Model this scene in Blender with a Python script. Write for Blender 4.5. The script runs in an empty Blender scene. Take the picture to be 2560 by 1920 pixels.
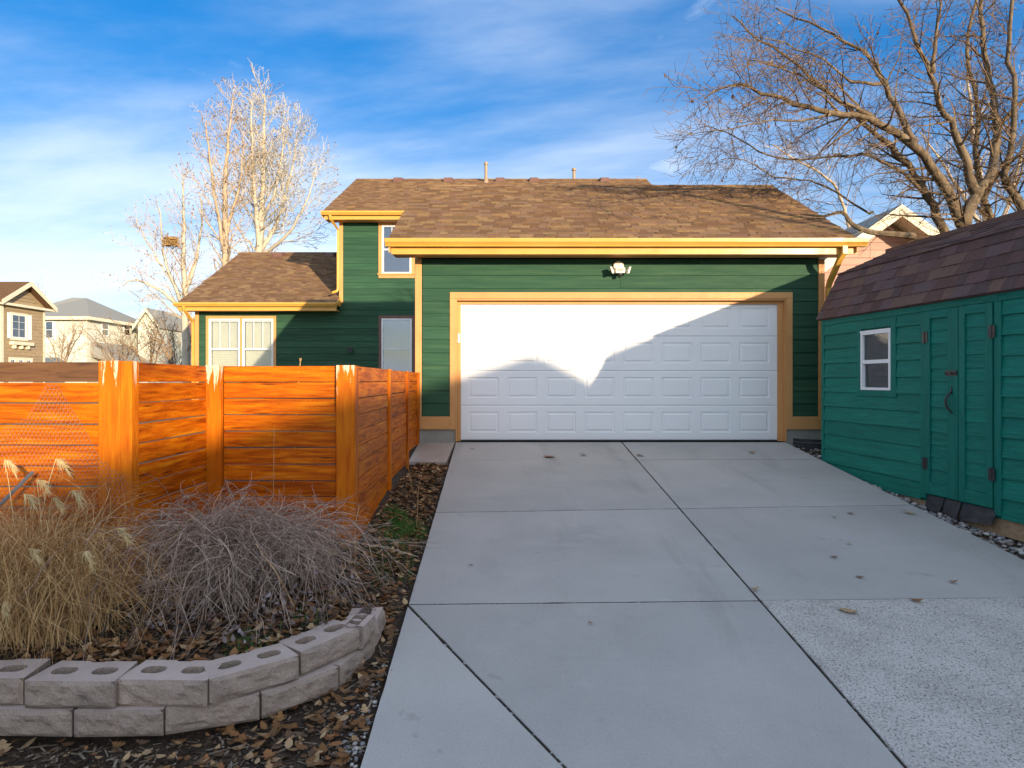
import bpy, math, random
from mathutils import Vector, Matrix, noise as mnoise
R = math.radians
rng = random.Random(11)
scene = bpy.context.scene
C = scene.collection

# ------------------------------------------------------------------ camera
F, CX, CY, CH = 1600.0, 1267.0, 952.0, 0.934      # focal (px), vanishing point (px), eye height (m)
cam_d = bpy.data.cameras.new('camera'); cam = bpy.data.objects.new('camera', cam_d); C.objects.link(cam)
cam_d.sensor_width = 36; cam_d.lens = 36*F/2560
cam_d.shift_x = (1280-CX)/2560; cam_d.shift_y = (CY-960)/2560
cam_d.clip_start = 0.05; cam_d.clip_end = 3000
cam.location = (0, 0, CH); cam.rotation_euler = (R(90), 0, 0)
scene.camera = cam

# ------------------------------------------------------------------ sun, sky, exposure
SUN = Vector((0.62, -1.0, 0.195)).normalized()     # towards the sun
elev = math.asin(SUN.z); azim = math.atan2(SUN.x, SUN.y)
sun_d = bpy.data.lights.new('sun', 'SUN'); sun_d.energy = 2.0; sun_d.angle = R(0.53); sun_d.color = (1.0, 0.80, 0.54)
sun = bpy.data.objects.new('sun', sun_d); C.objects.link(sun)
sun.rotation_euler = (-SUN).to_track_quat('-Z', 'Y').to_euler(); sun.location = (30, -40, 20)

world = bpy.data.worlds.new('World'); scene.world = world; world.use_nodes = True
wn = world.node_tree; wn.nodes.clear()
def wnode(t, **k):
    n = wn.nodes.new(t)
    for a, b in k.items(): setattr(n, a, b)
    return n
def build_world():
    L = wn.links.new
    sky = wnode('ShaderNodeTexSky', sky_type='NISHITA', sun_disc=False, sun_elevation=elev, sun_rotation=azim,
                altitude=1500, air_density=1.0, dust_density=5.0, ozone_density=2.0)
    tc = wnode('ShaderNodeTexCoord')
    sep = wnode('ShaderNodeSeparateXYZ'); L(tc.outputs['Generated'], sep.inputs[0])
    # flat cloud layer: direction / (height + c)
    add = wnode('ShaderNodeMath', operation='ADD'); L(sep.outputs['Z'], add.inputs[0]); add.inputs[1].default_value = 0.16
    mx = wnode('ShaderNodeMath', operation='MAXIMUM'); L(add.outputs[0], mx.inputs[0]); mx.inputs[1].default_value = 0.05
    dx = wnode('ShaderNodeMath', operation='DIVIDE'); L(sep.outputs['X'], dx.inputs[0]); L(mx.outputs[0], dx.inputs[1])
    dy = wnode('ShaderNodeMath', operation='DIVIDE'); L(sep.outputs['Y'], dy.inputs[0]); L(mx.outputs[0], dy.inputs[1])
    cmb = wnode('ShaderNodeCombineXYZ'); L(dx.outputs[0], cmb.inputs[0]); L(dy.outputs[0], cmb.inputs[1])
    def clouds(scale, sx, sy, rot, lo, hi, off, detail=9, rough=0.6, dist=0.6):
        mp = wnode('ShaderNodeMapping'); L(cmb.outputs[0], mp.inputs[0])
        mp.inputs['Scale'].default_value = (sx, sy, 1); mp.inputs['Rotation'].default_value = (0, 0, rot)
        mp.inputs['Location'].default_value = off
        nz = wnode('ShaderNodeTexNoise'); L(mp.outputs[0], nz.inputs['Vector'])
        nz.inputs['Scale'].default_value = scale; nz.inputs['Detail'].default_value = detail
        nz.inputs['Roughness'].default_value = rough; nz.inputs['Distortion'].default_value = dist
        mr = wnode('ShaderNodeMapRange', interpolation_type='SMOOTHSTEP'); L(nz.outputs['Fac'], mr.inputs[0])
        mr.inputs[1].default_value = lo; mr.inputs[2].default_value = hi
        return mr.outputs[0]
    c1 = clouds(0.55, 0.45, 1.0, R(-14), 0.33, 0.60, (6.8, 28.9, 3.8), 9, 0.58, 0.5)       # broad cirrus veil
    c2 = clouds(1.5, 0.8, 0.8, R(25), 0.54, 0.74, (7.43, 1.54, 4.0), 10, 0.62, 0.3)      # fluffier banks
    m = wnode('ShaderNodeMath', operation='MAXIMUM'); L(c1, m.inputs[0]); L(c2, m.inputs[1])
    k = wnode('ShaderNodeMath', operation='MULTIPLY'); L(m.outputs[0], k.inputs[0]); k.inputs[1].default_value = 0.80
    # thin haze low over the horizon, all the way round
    hz = wnode('ShaderNodeMapRange', interpolation_type='SMOOTHSTEP'); L(sep.outputs['Z'], hz.inputs[0])
    hz.inputs[1].default_value = 0.0; hz.inputs[2].default_value = 0.36; hz.inputs[3].default_value = 0.45; hz.inputs[4].default_value = 0.0
    mx2 = wnode('ShaderNodeMath', operation='MAXIMUM'); L(k.outputs[0], mx2.inputs[0]); L(hz.outputs[0], mx2.inputs[1])
    # soften the physical sky's range everywhere alike (the photograph's own tone curve), keep its hue
    gm = wnode('ShaderNodeGamma'); L(sky.outputs[0], gm.inputs[0]); gm.inputs[1].default_value = 0.66
    hs = wnode('ShaderNodeHueSaturation'); hs.inputs['Saturation'].default_value = 1.80; hs.inputs['Value'].default_value = 0.74; hs.inputs['Hue'].default_value = 0.513
    L(gm.outputs[0], hs.inputs['Color'])
    # cirrus takes the brightness of the sky around it (so it glows towards the sun) and whitens it
    bw = wnode('ShaderNodeRGBToBW'); L(gm.outputs[0], bw.inputs[0])
    lim = wnode('ShaderNodeMath', operation='MULTIPLY_ADD'); L(bw.outputs[0], lim.inputs[0]); lim.inputs[1].default_value = 0.42; lim.inputs[2].default_value = 1.45
    cc = wnode('ShaderNodeVectorMath', operation='SCALE'); cc.inputs[0].default_value = (0.88, 0.98, 1.13); L(lim.outputs[0], cc.inputs['Scale'])
    mix = wnode('ShaderNodeMix', data_type='RGBA'); L(mx2.outputs[0], mix.inputs[0])
    L(hs.outputs[0], mix.inputs[6]); L(cc.outputs[0], mix.inputs[7])
    wb = wnode('ShaderNodeVectorMath', operation='MULTIPLY'); L(mix.outputs[2], wb.inputs[0]); wb.inputs[1].default_value = (0.925, 0.945, 0.97)
    bg = wnode('ShaderNodeBackground'); L(wb.outputs[0], bg.inputs[0]); bg.inputs[1].default_value = 0.145
    out = wnode('ShaderNodeOutputWorld'); L(bg.outputs[0], out.inputs[0])
build_world()
vs = scene.view_settings
vs.view_transform = 'Standard'; vs.look = 'None'; vs.gamma = 1.0; vs.use_curve_mapping = False
vs.exposure = 1.92
scene.render.engine = 'CYCLES'
scene.cycles.max_bounces = 8; scene.cycles.transparent_max_bounces = 16

# ------------------------------------------------------------------ helpers
def P(x, y, Y): return Vector(((x-CX)/F*Y, Y, CH-(y-CY)/F*Y))
def sstep(a, b, x):
    t = min(1, max(0, (x-a)/(b-a))); return t*t*(3-2*t)
OFF = {}
def thing(name, label, cat, loc=(0, 0, 0), group=None, rotz=None, kind=None):
    o = bpy.data.objects.new(name, None); C.objects.link(o); o.location = loc; o.empty_display_size = 0.2
    OFF[o.name] = Vector(loc)
    if rotz is not None: o.rotation_euler = (0, 0, rotz); OFF[o.name] = Vector((0, 0, 0))
    if label: o['label'] = label
    if cat: o['category'] = cat
    if group: o['group'] = group
    if kind: o['kind'] = kind
    return o
def tag(o, label=None, cat=None, group=None, kind=None):
    if label: o['label'] = label
    if cat: o['category'] = cat
    if group: o['group'] = group
    if kind: o['kind'] = kind
    return o
def offs(p): return OFF.get(p.name, Vector((0, 0, 0))) if p else Vector((0, 0, 0))
class MB:
    def __init__(s): s.v = []; s.f = []
    def poly(s, pts):
        i = len(s.v); s.v += [tuple(p) for p in pts]; s.f.append(tuple(range(i, i+len(pts))))
    def hexa(s, c):          # 8 corners: bottom ring 0-3, top ring 4-7 (ccw from above)
        i = len(s.v); s.v += [tuple(p) for p in c]
        s.f += [(i+3, i+2, i+1, i), (i+4, i+5, i+6, i+7)] + [(i+k, i+(k+1) % 4, i+4+(k+1) % 4, i+4+k) for k in range(4)]
        return s
    def box(s, x0, x1, y0, y1, z0, z1):
        s.hexa([(x0, y0, z0), (x1, y0, z0), (x1, y1, z0), (x0, y1, z0), (x0, y0, z1), (x1, y0, z1), (x1, y1, z1), (x0, y1, z1)])
        return s
    def beam(s, a, b, w, h, up=(0, 0, 1)):   # rectangular bar from a to b
        a = Vector(a); b = Vector(b); d = (b-a).normalized(); u = Vector(up)
        sx = d.cross(u).normalized()*w/2; sz = sx.cross(d).normalized()*h/2
        s.hexa([a-sx-sz, a+sx-sz, b+sx-sz, b-sx-sz, a-sx+sz, a+sx+sz, b+sx+sz, b-sx+sz]); return s
    def prism(s, poly, ax0, ax1, axis=0):    # extrude profile of (u,v) along an axis
        n = len(poly); i = len(s.v)
        for a in (ax0, ax1):
            for (u, v) in poly:
                s.v.append((a, u, v) if axis == 0 else ((u, a, v) if axis == 1 else (u, v, a)))
        s.f.append(tuple(range(i, i+n))); s.f.append(tuple(reversed(range(i+n, i+2*n))))
        for k in range(n):
            k2 = (k+1) % n; s.f.append((i+k, i+n+k, i+n+k2, i+k2))
        return s
    def tube(s, pts, rad, n=4, cap=True, rot=0.0):
        m = len(pts)
        if m < 2: return
        i0 = len(s.v); d = (pts[1]-pts[0])
        if d.length < 1e-9: return
        d.normalize(); a = Vector((0, 0, 1)) if abs(d.z) < 0.9 else Vector((1, 0, 0))
        u = d.cross(a).normalized()
        cs = [(math.cos(rot+2*math.pi*k/n), math.sin(rot+2*math.pi*k/n)) for k in range(n)]
        for j in range(m):
            if 0 < j < m-1: dd = pts[j+1]-pts[j-1]
            elif j: dd = pts[j]-pts[j-1]
            else: dd = pts[1]-pts[0]
            if dd.length > 1e-9: d = dd.normalized()
            u = u-d*u.dot(d)
            if u.length < 1e-6: u = d.orthogonal()
            u.normalize(); w = d.cross(u); r = rad[j] if not isinstance(rad, (int, float)) else rad
            p = pts[j]
            for (c, q) in cs: s.v.append((p.x+(u.x*c+w.x*q)*r, p.y+(u.y*c+w.y*q)*r, p.z+(u.z*c+w.z*q)*r))
        for j in range(m-1):
            b = i0+j*n
            for k in range(n):
                k2 = (k+1) % n; s.f.append((b+k, b+k2, b+n+k2, b+n+k))
        if cap:
            s.f.append(tuple(reversed(range(i0, i0+n)))); s.f.append(tuple(range(i0+(m-1)*n, i0+m*n)))
    def lathe(s, prof, n=16, c=(0, 0, 0)):
        i0 = len(s.v)
        for (r, z) in prof:
            for k in range(n):
                a = 2*math.pi*k/n; s.v.append((c[0]+r*math.cos(a), c[1]+r*math.sin(a), c[2]+z))
        for j in range(len(prof)-1):
            b = i0+j*n
            for k in range(n):
                k2 = (k+1) % n; s.f.append((b+k, b+k2, b+n+k2, b+n+k))
        s.f.append(tuple(reversed(range(i0, i0+n)))); s.f.append(tuple(range(i0+(len(prof)-1)*n, i0+len(prof)*n)))
        return s
    def xform(s, M):
        s.v = [tuple(M @ Vector(p)) for p in s.v]; return s
    def mesh(s, name, off=Vector((0, 0, 0))):
        me = bpy.data.meshes.new(name)
        v = s.v if off.length == 0 else [(p[0]-off.x, p[1]-off.y, p[2]-off.z) for p in s.v]
        me.from_pydata(v, [], s.f); me.update(); return me
    def build(s, name, m, parent=None, smooth=False, bevel=0, bseg=2):
        o = bpy.data.objects.new(name, s.mesh(name, offs(parent))); C.objects.link(o)
        if parent: o.parent = parent; OFF[o.name] = offs(parent)
        me = o.data
        if m: me.materials.append(m)
        if smooth: me.polygons.foreach_set('use_smooth', [True]*len(me.polygons))
        if bevel:
            b = o.modifiers.new('bevel', 'BEVEL'); b.width = bevel; b.segments = bseg; b.limit_method = 'ANGLE'; b.angle_limit = R(35)
        return o
def box(name, m, parent, x0, x1, y0, y1, z0, z1, bevel=0):
    return MB().box(x0, x1, y0, y1, z0, z1).build(name, m, parent, bevel=bevel)

# ------------------------------------------------------------------ materials
MATS = {}
def mat(name, cols, scale=(1, 1, 1), nscale=3.0, detail=6, rough=0.7, bump=0.0, bscale=None, rand=0.0, island=0.0,
        spots=None, spec=0.3, dist=0.0, blotch=None, rough_n=0.55, speck=None, wear=None, pieces=None, wearz=None, streak=None):
    """procedural Principled material: colour ramp driven by world-space noise; options for blotches, specks, wear and piece-by-piece change"""
    m = bpy.data.materials.new(name); m.use_nodes = True; nt = m.node_tree; N = nt.nodes; L = nt.links.new
    b = N['Principled BSDF']; b.inputs['Specular IOR Level'].default_value = spec; b.inputs['Roughness'].default_value = rough
    geo = N.new('ShaderNodeNewGeometry'); oi = N.new('ShaderNodeObjectInfo')
    mp = N.new('ShaderNodeVectorMath'); mp.operation = 'MULTIPLY'; L(geo.outputs['Position'], mp.inputs[0]); mp.inputs[1].default_value = scale
    ad = N.new('ShaderNodeVectorMath'); ad.operation = 'ADD'; L(mp.outputs[0], ad.inputs[0])
    rr = N.new('ShaderNodeMath'); rr.operation = 'ADD'; L(oi.outputs['Random'], rr.inputs[0]); L(geo.outputs['Random Per Island'], rr.inputs[1])
    fr = N.new('ShaderNodeMath'); fr.operation = 'FRACT'; L(rr.outputs[0], fr.inputs[0])
    if rand or pieces:
        sc = N.new('ShaderNodeMath'); sc.operation = 'MULTIPLY'; L(fr.outputs[0], sc.inputs[0]); sc.inputs[1].default_value = 37.0
        L(sc.outputs[0], ad.inputs[1])
    V = ad.outputs[0]
    def nz(s, d=6, r=0.55, di=0.0, vec=None):
        n = N.new('ShaderNodeTexNoise'); L(vec or V, n.inputs['Vector']); n.inputs['Scale'].default_value = s
        n.inputs['Detail'].default_value = d; n.inputs['Roughness'].default_value = r; n.inputs['Distortion'].default_value = di
        return n.outputs['Fac']
    def mr(x, a, c, lo=0.0, hi=1.0, sm=True):
        n = N.new('ShaderNodeMapRange'); n.interpolation_type = 'SMOOTHSTEP' if sm else 'LINEAR'; L(x, n.inputs[0])
        n.inputs[1].default_value = a; n.inputs[2].default_value = c; n.inputs[3].default_value = lo; n.inputs[4].default_value = hi
        return n.outputs[0]
    def mix(f, a, c, bt='MIX'):
        n = N.new('ShaderNodeMix'); n.data_type = 'RGBA'; n.blend_type = bt
        L(f, n.inputs[0]) if hasattr(f, 'links') else setattr(n.inputs[0], 'default_value', f)
        for k, q in ((6, a), (7, c)):
            if hasattr(q, 'links'): L(q, n.inputs[k])
            else: n.inputs[k].default_value = (*q, 1)
        return n.outputs[2]
    def ramp(x, cs, const=False):
        n = N.new('ShaderNodeValToRGB'); e = n.color_ramp.elements
        if const: n.color_ramp.interpolation = 'CONSTANT'
        while len(e) > 1: e.remove(e[-1])
        for i, c in enumerate(cs):
            p = i/len(cs) if const else i/max(1, len(cs)-1)
            el = e[0] if i == 0 else e.new(p)
            el.position = p; el.color = (*c, 1)
        L(x, n.inputs[0]); return n.outputs[0]
    f = nz(nscale, detail, rough_n, dist)
    if pieces: col = ramp(fr.outputs[0], pieces, True); col = mix(mr(f, .3, .7, .0, .35), col, cols[0])
    elif len(cols) == 1: col = mix(0.0, cols[0], cols[0])
    else: col = ramp(mr(f, 0.28, 0.72, sm=False), cols)
    if blotch:                      # (colour, scale, lo, hi, strength)
        for (bc, bs, lo, hi, st) in (blotch if isinstance(blotch, list) else [blotch]):
            col = mix(mr(nz(bs, 5, 0.6, 0.3), lo, hi, 0, st), col, bc)
    if streak:                      # drawn-out stains: list of (colour, axis scale, noise scale, lo, hi, strength)
        for (kc, ks, kn, lo, hi, st) in streak:
            kv = N.new('ShaderNodeVectorMath'); kv.operation = 'MULTIPLY'; L(geo.outputs['Position'], kv.inputs[0]); kv.inputs[1].default_value = ks
            col = mix(mr(nz(kn, 7, 0.62, 0.5, kv.outputs[0]), lo, hi, 0, st), col, kc)
    if spots:                       # knots: (colour, scale, radius)
        vo = N.new('ShaderNodeTexVoronoi'); L(V, vo.inputs['Vector']); vo.inputs['Scale'].default_value = spots[1]
        col = mix(mr(vo.outputs['Distance'], spots[2]*0.4, spots[2], 0.85, 0.0), col, spots[0])
    if speck:                       # fine grains: (colour, scale, lo, hi, strength)
        for (sc_, ss, lo, hi, st) in speck:
            col = mix(mr(nz(ss, 2, 0.6, 0, geo.outputs['Position']), lo, hi, 0, st), col, sc_)
    if wear:                        # flaked patches: (colour, scale, lo, hi, strength)
        wf = mr(nz(wear[1], 8, 0.7, 0.4), wear[2], wear[3], 0, wear[4])
        if wearz:
            sp = N.new('ShaderNodeSeparateXYZ'); L(geo.outputs['Position'], sp.inputs[0])
            mm = N.new('ShaderNodeMath'); mm.operation = 'ADD'; L(nz(wear[1], 8, 0.7, 0.4), mm.inputs[0]); L(mr(sp.outputs['Z'], wearz[0], wearz[1], -.16, .16, False), mm.inputs[1])
            wf = mr(mm.outputs[0], wear[2], wear[3], 0, wear[4])
        col = mix(wf, col, wear[0])
    if rand:
        hsv = N.new('ShaderNodeHueSaturation'); L(col, hsv.inputs['Color']); L(mr(fr.outputs[0], 0, 1, 1-rand, 1+rand, False), hsv.inputs['Value'])
        col = hsv.outputs[0]
    L(col, b.inputs['Base Color'])
    if bump:
        bn = N.new('ShaderNodeBump'); bn.inputs['Strength'].default_value = min(1.0, bump); bn.inputs['Distance'].default_value = 0.01
        L(nz(bscale or nscale*3, 5, 0.6, 0.2), bn.inputs['Height']); L(bn.outputs[0], b.inputs['Normal'])
    rn = mr(nz((bscale or nscale)*1.3, 3), .3, .7, max(0.02, rough-.1), min(1, rough+.1)); L(rn, b.inputs['Roughness'])
    MATS[name] = m; return m

def emis_free_glass(name, tint, refl, dark=None):
    m = bpy.data.materials.new(name); m.use_nodes = True; nt = m.node_tree; N = nt.nodes; L = nt.links.new; N.clear()
    out = N.new('ShaderNodeOutputMaterial'); g = N.new('ShaderNodeBsdfGlossy'); g.inputs['Roughness'].default_value = 0.02
    g.inputs['Color'].default_value = (0.95, 0.97, 1, 1)
    geo = N.new('ShaderNodeNewGeometry'); nz = N.new('ShaderNodeTexNoise'); L(geo.outputs['Position'], nz.inputs['Vector']); nz.inputs['Scale'].default_value = 1.6
    bn = N.new('ShaderNodeBump'); bn.inputs['Strength'].default_value = 0.06; bn.inputs['Distance'].default_value = 0.02; L(nz.outputs['Fac'], bn.inputs['Height']); L(bn.outputs[0], g.inputs['Normal'])
    t = N.new('ShaderNodeBsdfTransparent'); t.inputs[0].default_value = (*tint, 1)
    fr = N.new('ShaderNodeFresnel'); fr.inputs[0].default_value = 1.5
    ad = N.new('ShaderNodeMath'); ad.operation = 'ADD'; L(fr.outputs[0], ad.inputs[0]); ad.inputs[1].default_value = refl; ad.use_clamp = True
    mx = N.new('ShaderNodeMixShader'); L(ad.outputs[0], mx.inputs[0]); L(t.outputs[0], mx.inputs[1]); L(g.outputs[0], mx.inputs[2])
    L(mx.outputs[0], out.inputs[0]); return m

M_siding = mat('green_siding', [(.020, .066, .040), (.038, .098, .054)], (0.6, 6, 9), 2.2, 7, 0.6, 0.35, 14, rand=0.12, spec=0.14, blotch=((.075, .135, .072), 1.1, .55, .8, .55))
M_wallcore = mat('green_sheathing', [(.028, .08, .05), (.035, .09, .06)], (1, 1, 1), 3, 4, 0.7)
M_trim = mat('ochre_trim', [(.56, .275, .100), (.64, .335, .125)], (1, 1, 1), 2.5, 6, 0.5, 0.12, 20, rand=0.03, blotch=((.46, .215, .09), 1.3, .52, .78, .5))
M_gutter = mat('ochre_gutter', [(.60, .315, .055), (.66, .37, .075)], (1, 1, 1), 2, 5, 0.33, spec=0.5, blotch=((.52, .27, .05), 2, .55, .8, .35))
M_doorwhite = mat('white_door_paint', [(.82, .83, .84), (.87, .875, .88)], (1, 1, 1), 1.2, 5, 0.4, 0.05, 60, spec=0.4, blotch=((.70, .71, .715), .9, .55, .8, .25))
M_white = mat('white_vinyl', [(.74, .75, .75), (.8, .8, .8)], (1, 1, 1), 3, 4, 0.4)
M_shingle = mat('brown_shingle', [(.085, .05, .030)], (1, 1, 1), 40, 4, 0.9, 0.5, 140, rand=0.16,
                pieces=[(.25, .15, .080), (.205, .118, .066), (.29, .182, .094), (.18, .104, .062), (.24, .142, .082), (.31, .198, .10), (.20, .116, .076), (.225, .142, .09)],
                speck=[((.32, .22, .13), 260, .56, .72, .5), ((.04, .025, .02), 230, .56, .7, .5)], spec=0.15)
M_shingle_sheet = mat('brown_shingle_sheet', [(.10, .055, .03), (.2, .115, .06)], (4, 8, 8), 3, 6, 0.9, 0.4, 40, spec=0.15)
M_shedshingle = mat('maroon_shingle', [(.060, .030, .032)], (1, 1, 1), 40, 4, 0.9, 0.6, 160, rand=0.2,
                pieces=[(.140, .088, .080), (.160, .094, .080), (.122, .083, .079), (.180, .112, .088), (.146, .087, .081), (.128, .088, .085)],
                speck=[((.16, .11, .10), 240, .56, .72, .5), ((.02, .014, .016), 220, .56, .7, .5)], spec=0.15)
M_shed = mat('teal_shed_paint', [(.005, .128, .098), (.010, .195, .145)], (6, 0.8, 16), 1.6, 8, 0.5, 0.7, 6, rand=0.09, dist=1.6,
             blotch=((.005, .098, .080), 1.2, .50, .8, .6), speck=[((.05, .27, .22), 50, .64, .8, .3)], spec=0.15)
M_shed_v = mat('teal_shed_trim', [(.005, .125, .096), (.010, .175, .132)], (16, 16, 1.2), 1.6, 8, 0.5, 0.5, 6, rand=0.06, dist=1.0,
               blotch=((.005, .098, .080), 1.2, .50, .8, .5), spec=0.15)
M_black = mat('black_iron', [(.012, .012, .015), (.03, .03, .034)], (1, 1, 1), 30, 4, 0.4, spec=0.5)
M_rubber = mat('black_rubber', [(.02, .022, .026), (.045, .048, .055)], (1, 1, 1), 8, 5, 0.6, 0.3)
M_conc = mat('driveway_concrete', streak=[((.22, .215, .205), (2.4, .35, 1), 1.0, .54, .74, .32), ((.52, .51, .49), (.5, 2.0, 1), 1.3, .58, .74, .4), ((.18, .165, .15), (1, 1, 1), 2.6, .70, .76, .4)], cols=[(.37, .365, .35), (.45, .44, .42)], scale=(1, 1, 1), nscale=1.1, detail=8, rough=0.85, bump=0.25, bscale=160, rand=0.035, spec=0.2,
             blotch=[((.27, .265, .255), 0.7, .50, .74, .45), ((.52, .51, .49), 2.3, .6, .78, .35), ((.24, .23, .225), 5.0, .64, .74, .45)],
             speck=[((.17, .165, .16), 240, .56, .68, .6), ((.62, .61, .59), 220, .58, .7, .5)])
M_aggr = mat('aggregate_concrete', streak=[((.24, .22, .19), (1.2, .8, 1), 1.6, .56, .72, .5)], cols=[(.40, .385, .36), (.55, .53, .50)], scale=(1, 1, 1), nscale=3.0, detail=8, rough=0.9, bump=0.8, bscale=90, spec=0.2,
             blotch=((.21, .2, .19), 1.4, .55, .78, .4),
             speck=[((.11, .10, .09), 85, .54, .63, .8), ((.68, .66, .63), 75, .56, .66, .75)])
M_walk = mat('walk_concrete', [(.34, .30, .27), (.42, .37, .33)], (1, 1, 1), 2, 8, 0.85, 0.25, 150, spec=0.2, blotch=((.4, .27, .2), 2.2, .55, .75, .5),
             speck=[((.18, .165, .15), 300, .57, .7, .5)])
M_found = mat('foundation_concrete', [(.25, .25, .22), (.36, .35, .31)], (1, 1, 1), 3, 7, 0.9, 0.6, 50, blotch=((.15, .15, .13), 3, .52, .75, .6))
M_joint = mat('joint_dirt', [(.018, .016, .014), (.05, .042, .035)], (1, 1, 1), 25, 6, 0.95, 0.6, 90, speck=[((.5, .48, .45), 30, .63, .67, .7)])
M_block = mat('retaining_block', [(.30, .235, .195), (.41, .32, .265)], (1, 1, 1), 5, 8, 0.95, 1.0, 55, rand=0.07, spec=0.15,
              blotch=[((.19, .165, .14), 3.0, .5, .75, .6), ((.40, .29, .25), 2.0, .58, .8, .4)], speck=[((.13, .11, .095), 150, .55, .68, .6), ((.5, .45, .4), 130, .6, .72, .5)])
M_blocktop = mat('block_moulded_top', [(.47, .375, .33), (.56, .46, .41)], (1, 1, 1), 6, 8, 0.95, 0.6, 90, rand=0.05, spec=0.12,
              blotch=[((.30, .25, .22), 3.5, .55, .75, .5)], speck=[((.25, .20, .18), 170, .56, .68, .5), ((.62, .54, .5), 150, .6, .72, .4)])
M_soil = mat('soil', [(.035, .026, .020), (.085, .062, .045)], (1, 1, 1), 6, 9, 0.95, 1.0, 45, spec=0.1, blotch=((.15, .11, .075), 1.6, .52, .78, .55),
             speck=[((.24, .19, .14), 70, .62, .7, .6), ((.015, .012, .01), 60, .58, .68, .6)])
M_lawn = mat('winter_lawn', [(.12, .10, .05), (.2, .165, .085)], (1, 1, 1), 2, 8, 0.95, 0.5)
def fence_mat(name, sc):
    return mat(name, [(.24, .040, .002), (.50, .112, .003), (.66, .205, .005)], sc, 1.6, 10, 0.5, 0.35, 6, rand=0.12, dist=0.5, spec=0.12,
               blotch=[((.20, .032, .003), .55, .52, .72, .75), ((.80, .36, .02), .45, .58, .74, .55)], spots=((.07, .016, .004), .8, .17), speck=[((.10, .02, .002), 60, .62, .72, .5)])
M_fx = fence_mat('stained_board_x', (1.8, 26, 20)); M_fy = fence_mat('stained_board_y', (26, 1.8, 20)); M_fz = fence_mat('stained_post', (18, 18, 1.4))
M_fdark = mat('weathered_board', [(.055, .025, .014), (.13, .06, .028), (.17, .085, .035)], (1.6, 20, 16), 1.6, 8, 0.7, 0.4, 6, dist=0.6,
              blotch=((.50, .16, .02), .45, .60, .70, .85))
M_fpeel = mat('peeling_post', [(.40, .080, .004), (.62, .185, .006)], (15, 15, 1.8), 1.6, 8, 0.55, 0.4, 6, dist=0.5, spec=0.12,
              blotch=[((.20, .035, .004), .6, .54, .72, .7), ((.80, .38, .03), .4, .6, .75, .5)], wear=((.72, .62, .46), 1.1, .60, .64, .9), wearz=(.55, 1.08))
M_cut = mat('weathered_cap', [(.26, .17, .09), (.42, .30, .18)], (10, 10, 10), 3, 6, 0.85, 0.4, 20)
M_wire = mat('galvanised_wire', [(.16, .10, .07), (.26, .19, .15)], (1, 1, 1), 8, 3, 0.45, spec=0.5)
M_straw = mat('dry_grass', [(.32, .175, .07), (.53, .33, .145), (.70, .49, .26)], (1, 1, 1), 9, 5, 0.75, rand=0.28, spec=0.2)
M_plume = mat('grass_plume', [(.55, .42, .21), (.70, .56, .31)], (1, 1, 1), 20, 4, 0.85, rand=0.12, spec=0.1)
M_twig = mat('grey_cane', [(.20, .14, .11), (.35, .26, .21), (.48, .37, .29)], (1, 1, 1), 6, 5, 0.75, rand=0.45, spec=0.15)
M_deadleaf = mat('dead_leaf', [(.2, .11, .05)], (1, 1, 1), 30, 4, 0.8, rand=0.2, spec=0.15,
                 pieces=[(.30, .155, .065), (.21, .10, .042), (.38, .235, .12), (.14, .078, .042), (.42, .29, .165), (.25, .11, .045), (.10, .065, .045)])
M_greyleaf = mat('grey_dead_leaf', [(.16, .12, .11)], (1, 1, 1), 30, 4, 0.8, rand=0.2, spec=0.15,
                 pieces=[(.14, .10, .095), (.22, .175, .17), (.10, .075, .07), (.33, .29, .30), (.17, .12, .10), (.20, .12, .08)])
M_mulch = mat('mulch_chip', [(.08, .055, .04)], (1, 1, 1), 30, 4, 0.9, rand=0.2, spec=0.1,
              pieces=[(.07, .045, .033), (.12, .085, .06), (.05, .036, .03), (.20, .155, .11), (.28, .235, .18), (.09, .06, .045)])
M_grass = mat('green_grass', [(.05, .14, .02), (.10, .21, .04)], (1, 1, 1), 9, 4, 0.7, rand=0.3)
M_peb = mat('river_pebble', [(.3, .29, .28)], (1, 1, 1), 20, 4, 0.6, rand=0.15,
            pieces=[(.30, .30, .30), (.20, .20, .21), (.42, .38, .34), (.26, .22, .19), (.5, .48, .45), (.16, .17, .19)])
M_oak = mat('ash_bark', [(.080, .058, .040), (.165, .122, .080), (.235, .18, .12)], (5, 5, 1.6), 2.5, 8, 0.9, 1.0, 8, spec=0.1)
M_oaktwig = mat('ash_twig', [(.11, .070, .045), (.21, .145, .088)], (1, 1, 1), 4, 5, 0.85, rand=0.2, spec=0.1)
M_birch = mat('pale_aspen_bark', [(.40, .35, .27), (.60, .55, .46)], (3, 3, 1), 2, 6, 0.85, spec=0.1)
M_tanbark = mat('tan_aspen_bark', [(.38, .28, .185), (.52, .42, .31)], (3, 3, 1), 2, 6, 0.85, spec=0.1)
M_bud = mat('brown_bud', [(.26, .15, .085), (.36, .22, .13)], (1, 1, 1), 3, 3, 0.85, rand=0.3, spec=0.1)
M_brush = mat('brush_twig', [(.22, .14, .09), (.38, .27, .17)], (1, 1, 1), 3, 4, 0.85, rand=0.25, spec=0.1)
M_tan = mat('tan_siding', [(.31, .23, .14), (.37, .28, .175)], (1, 1, 6), 2, 5, 0.7, rand=0.05)
M_cream = mat('cream_trim', [(.66, .60, .46), (.72, .66, .52)], (1, 1, 1), 2, 4, 0.6)
M_mint = mat('pale_siding', [(.56, .58, .50), (.62, .63, .55)], (1, 1, 6), 2, 5, 0.7, rand=0.03)
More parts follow.
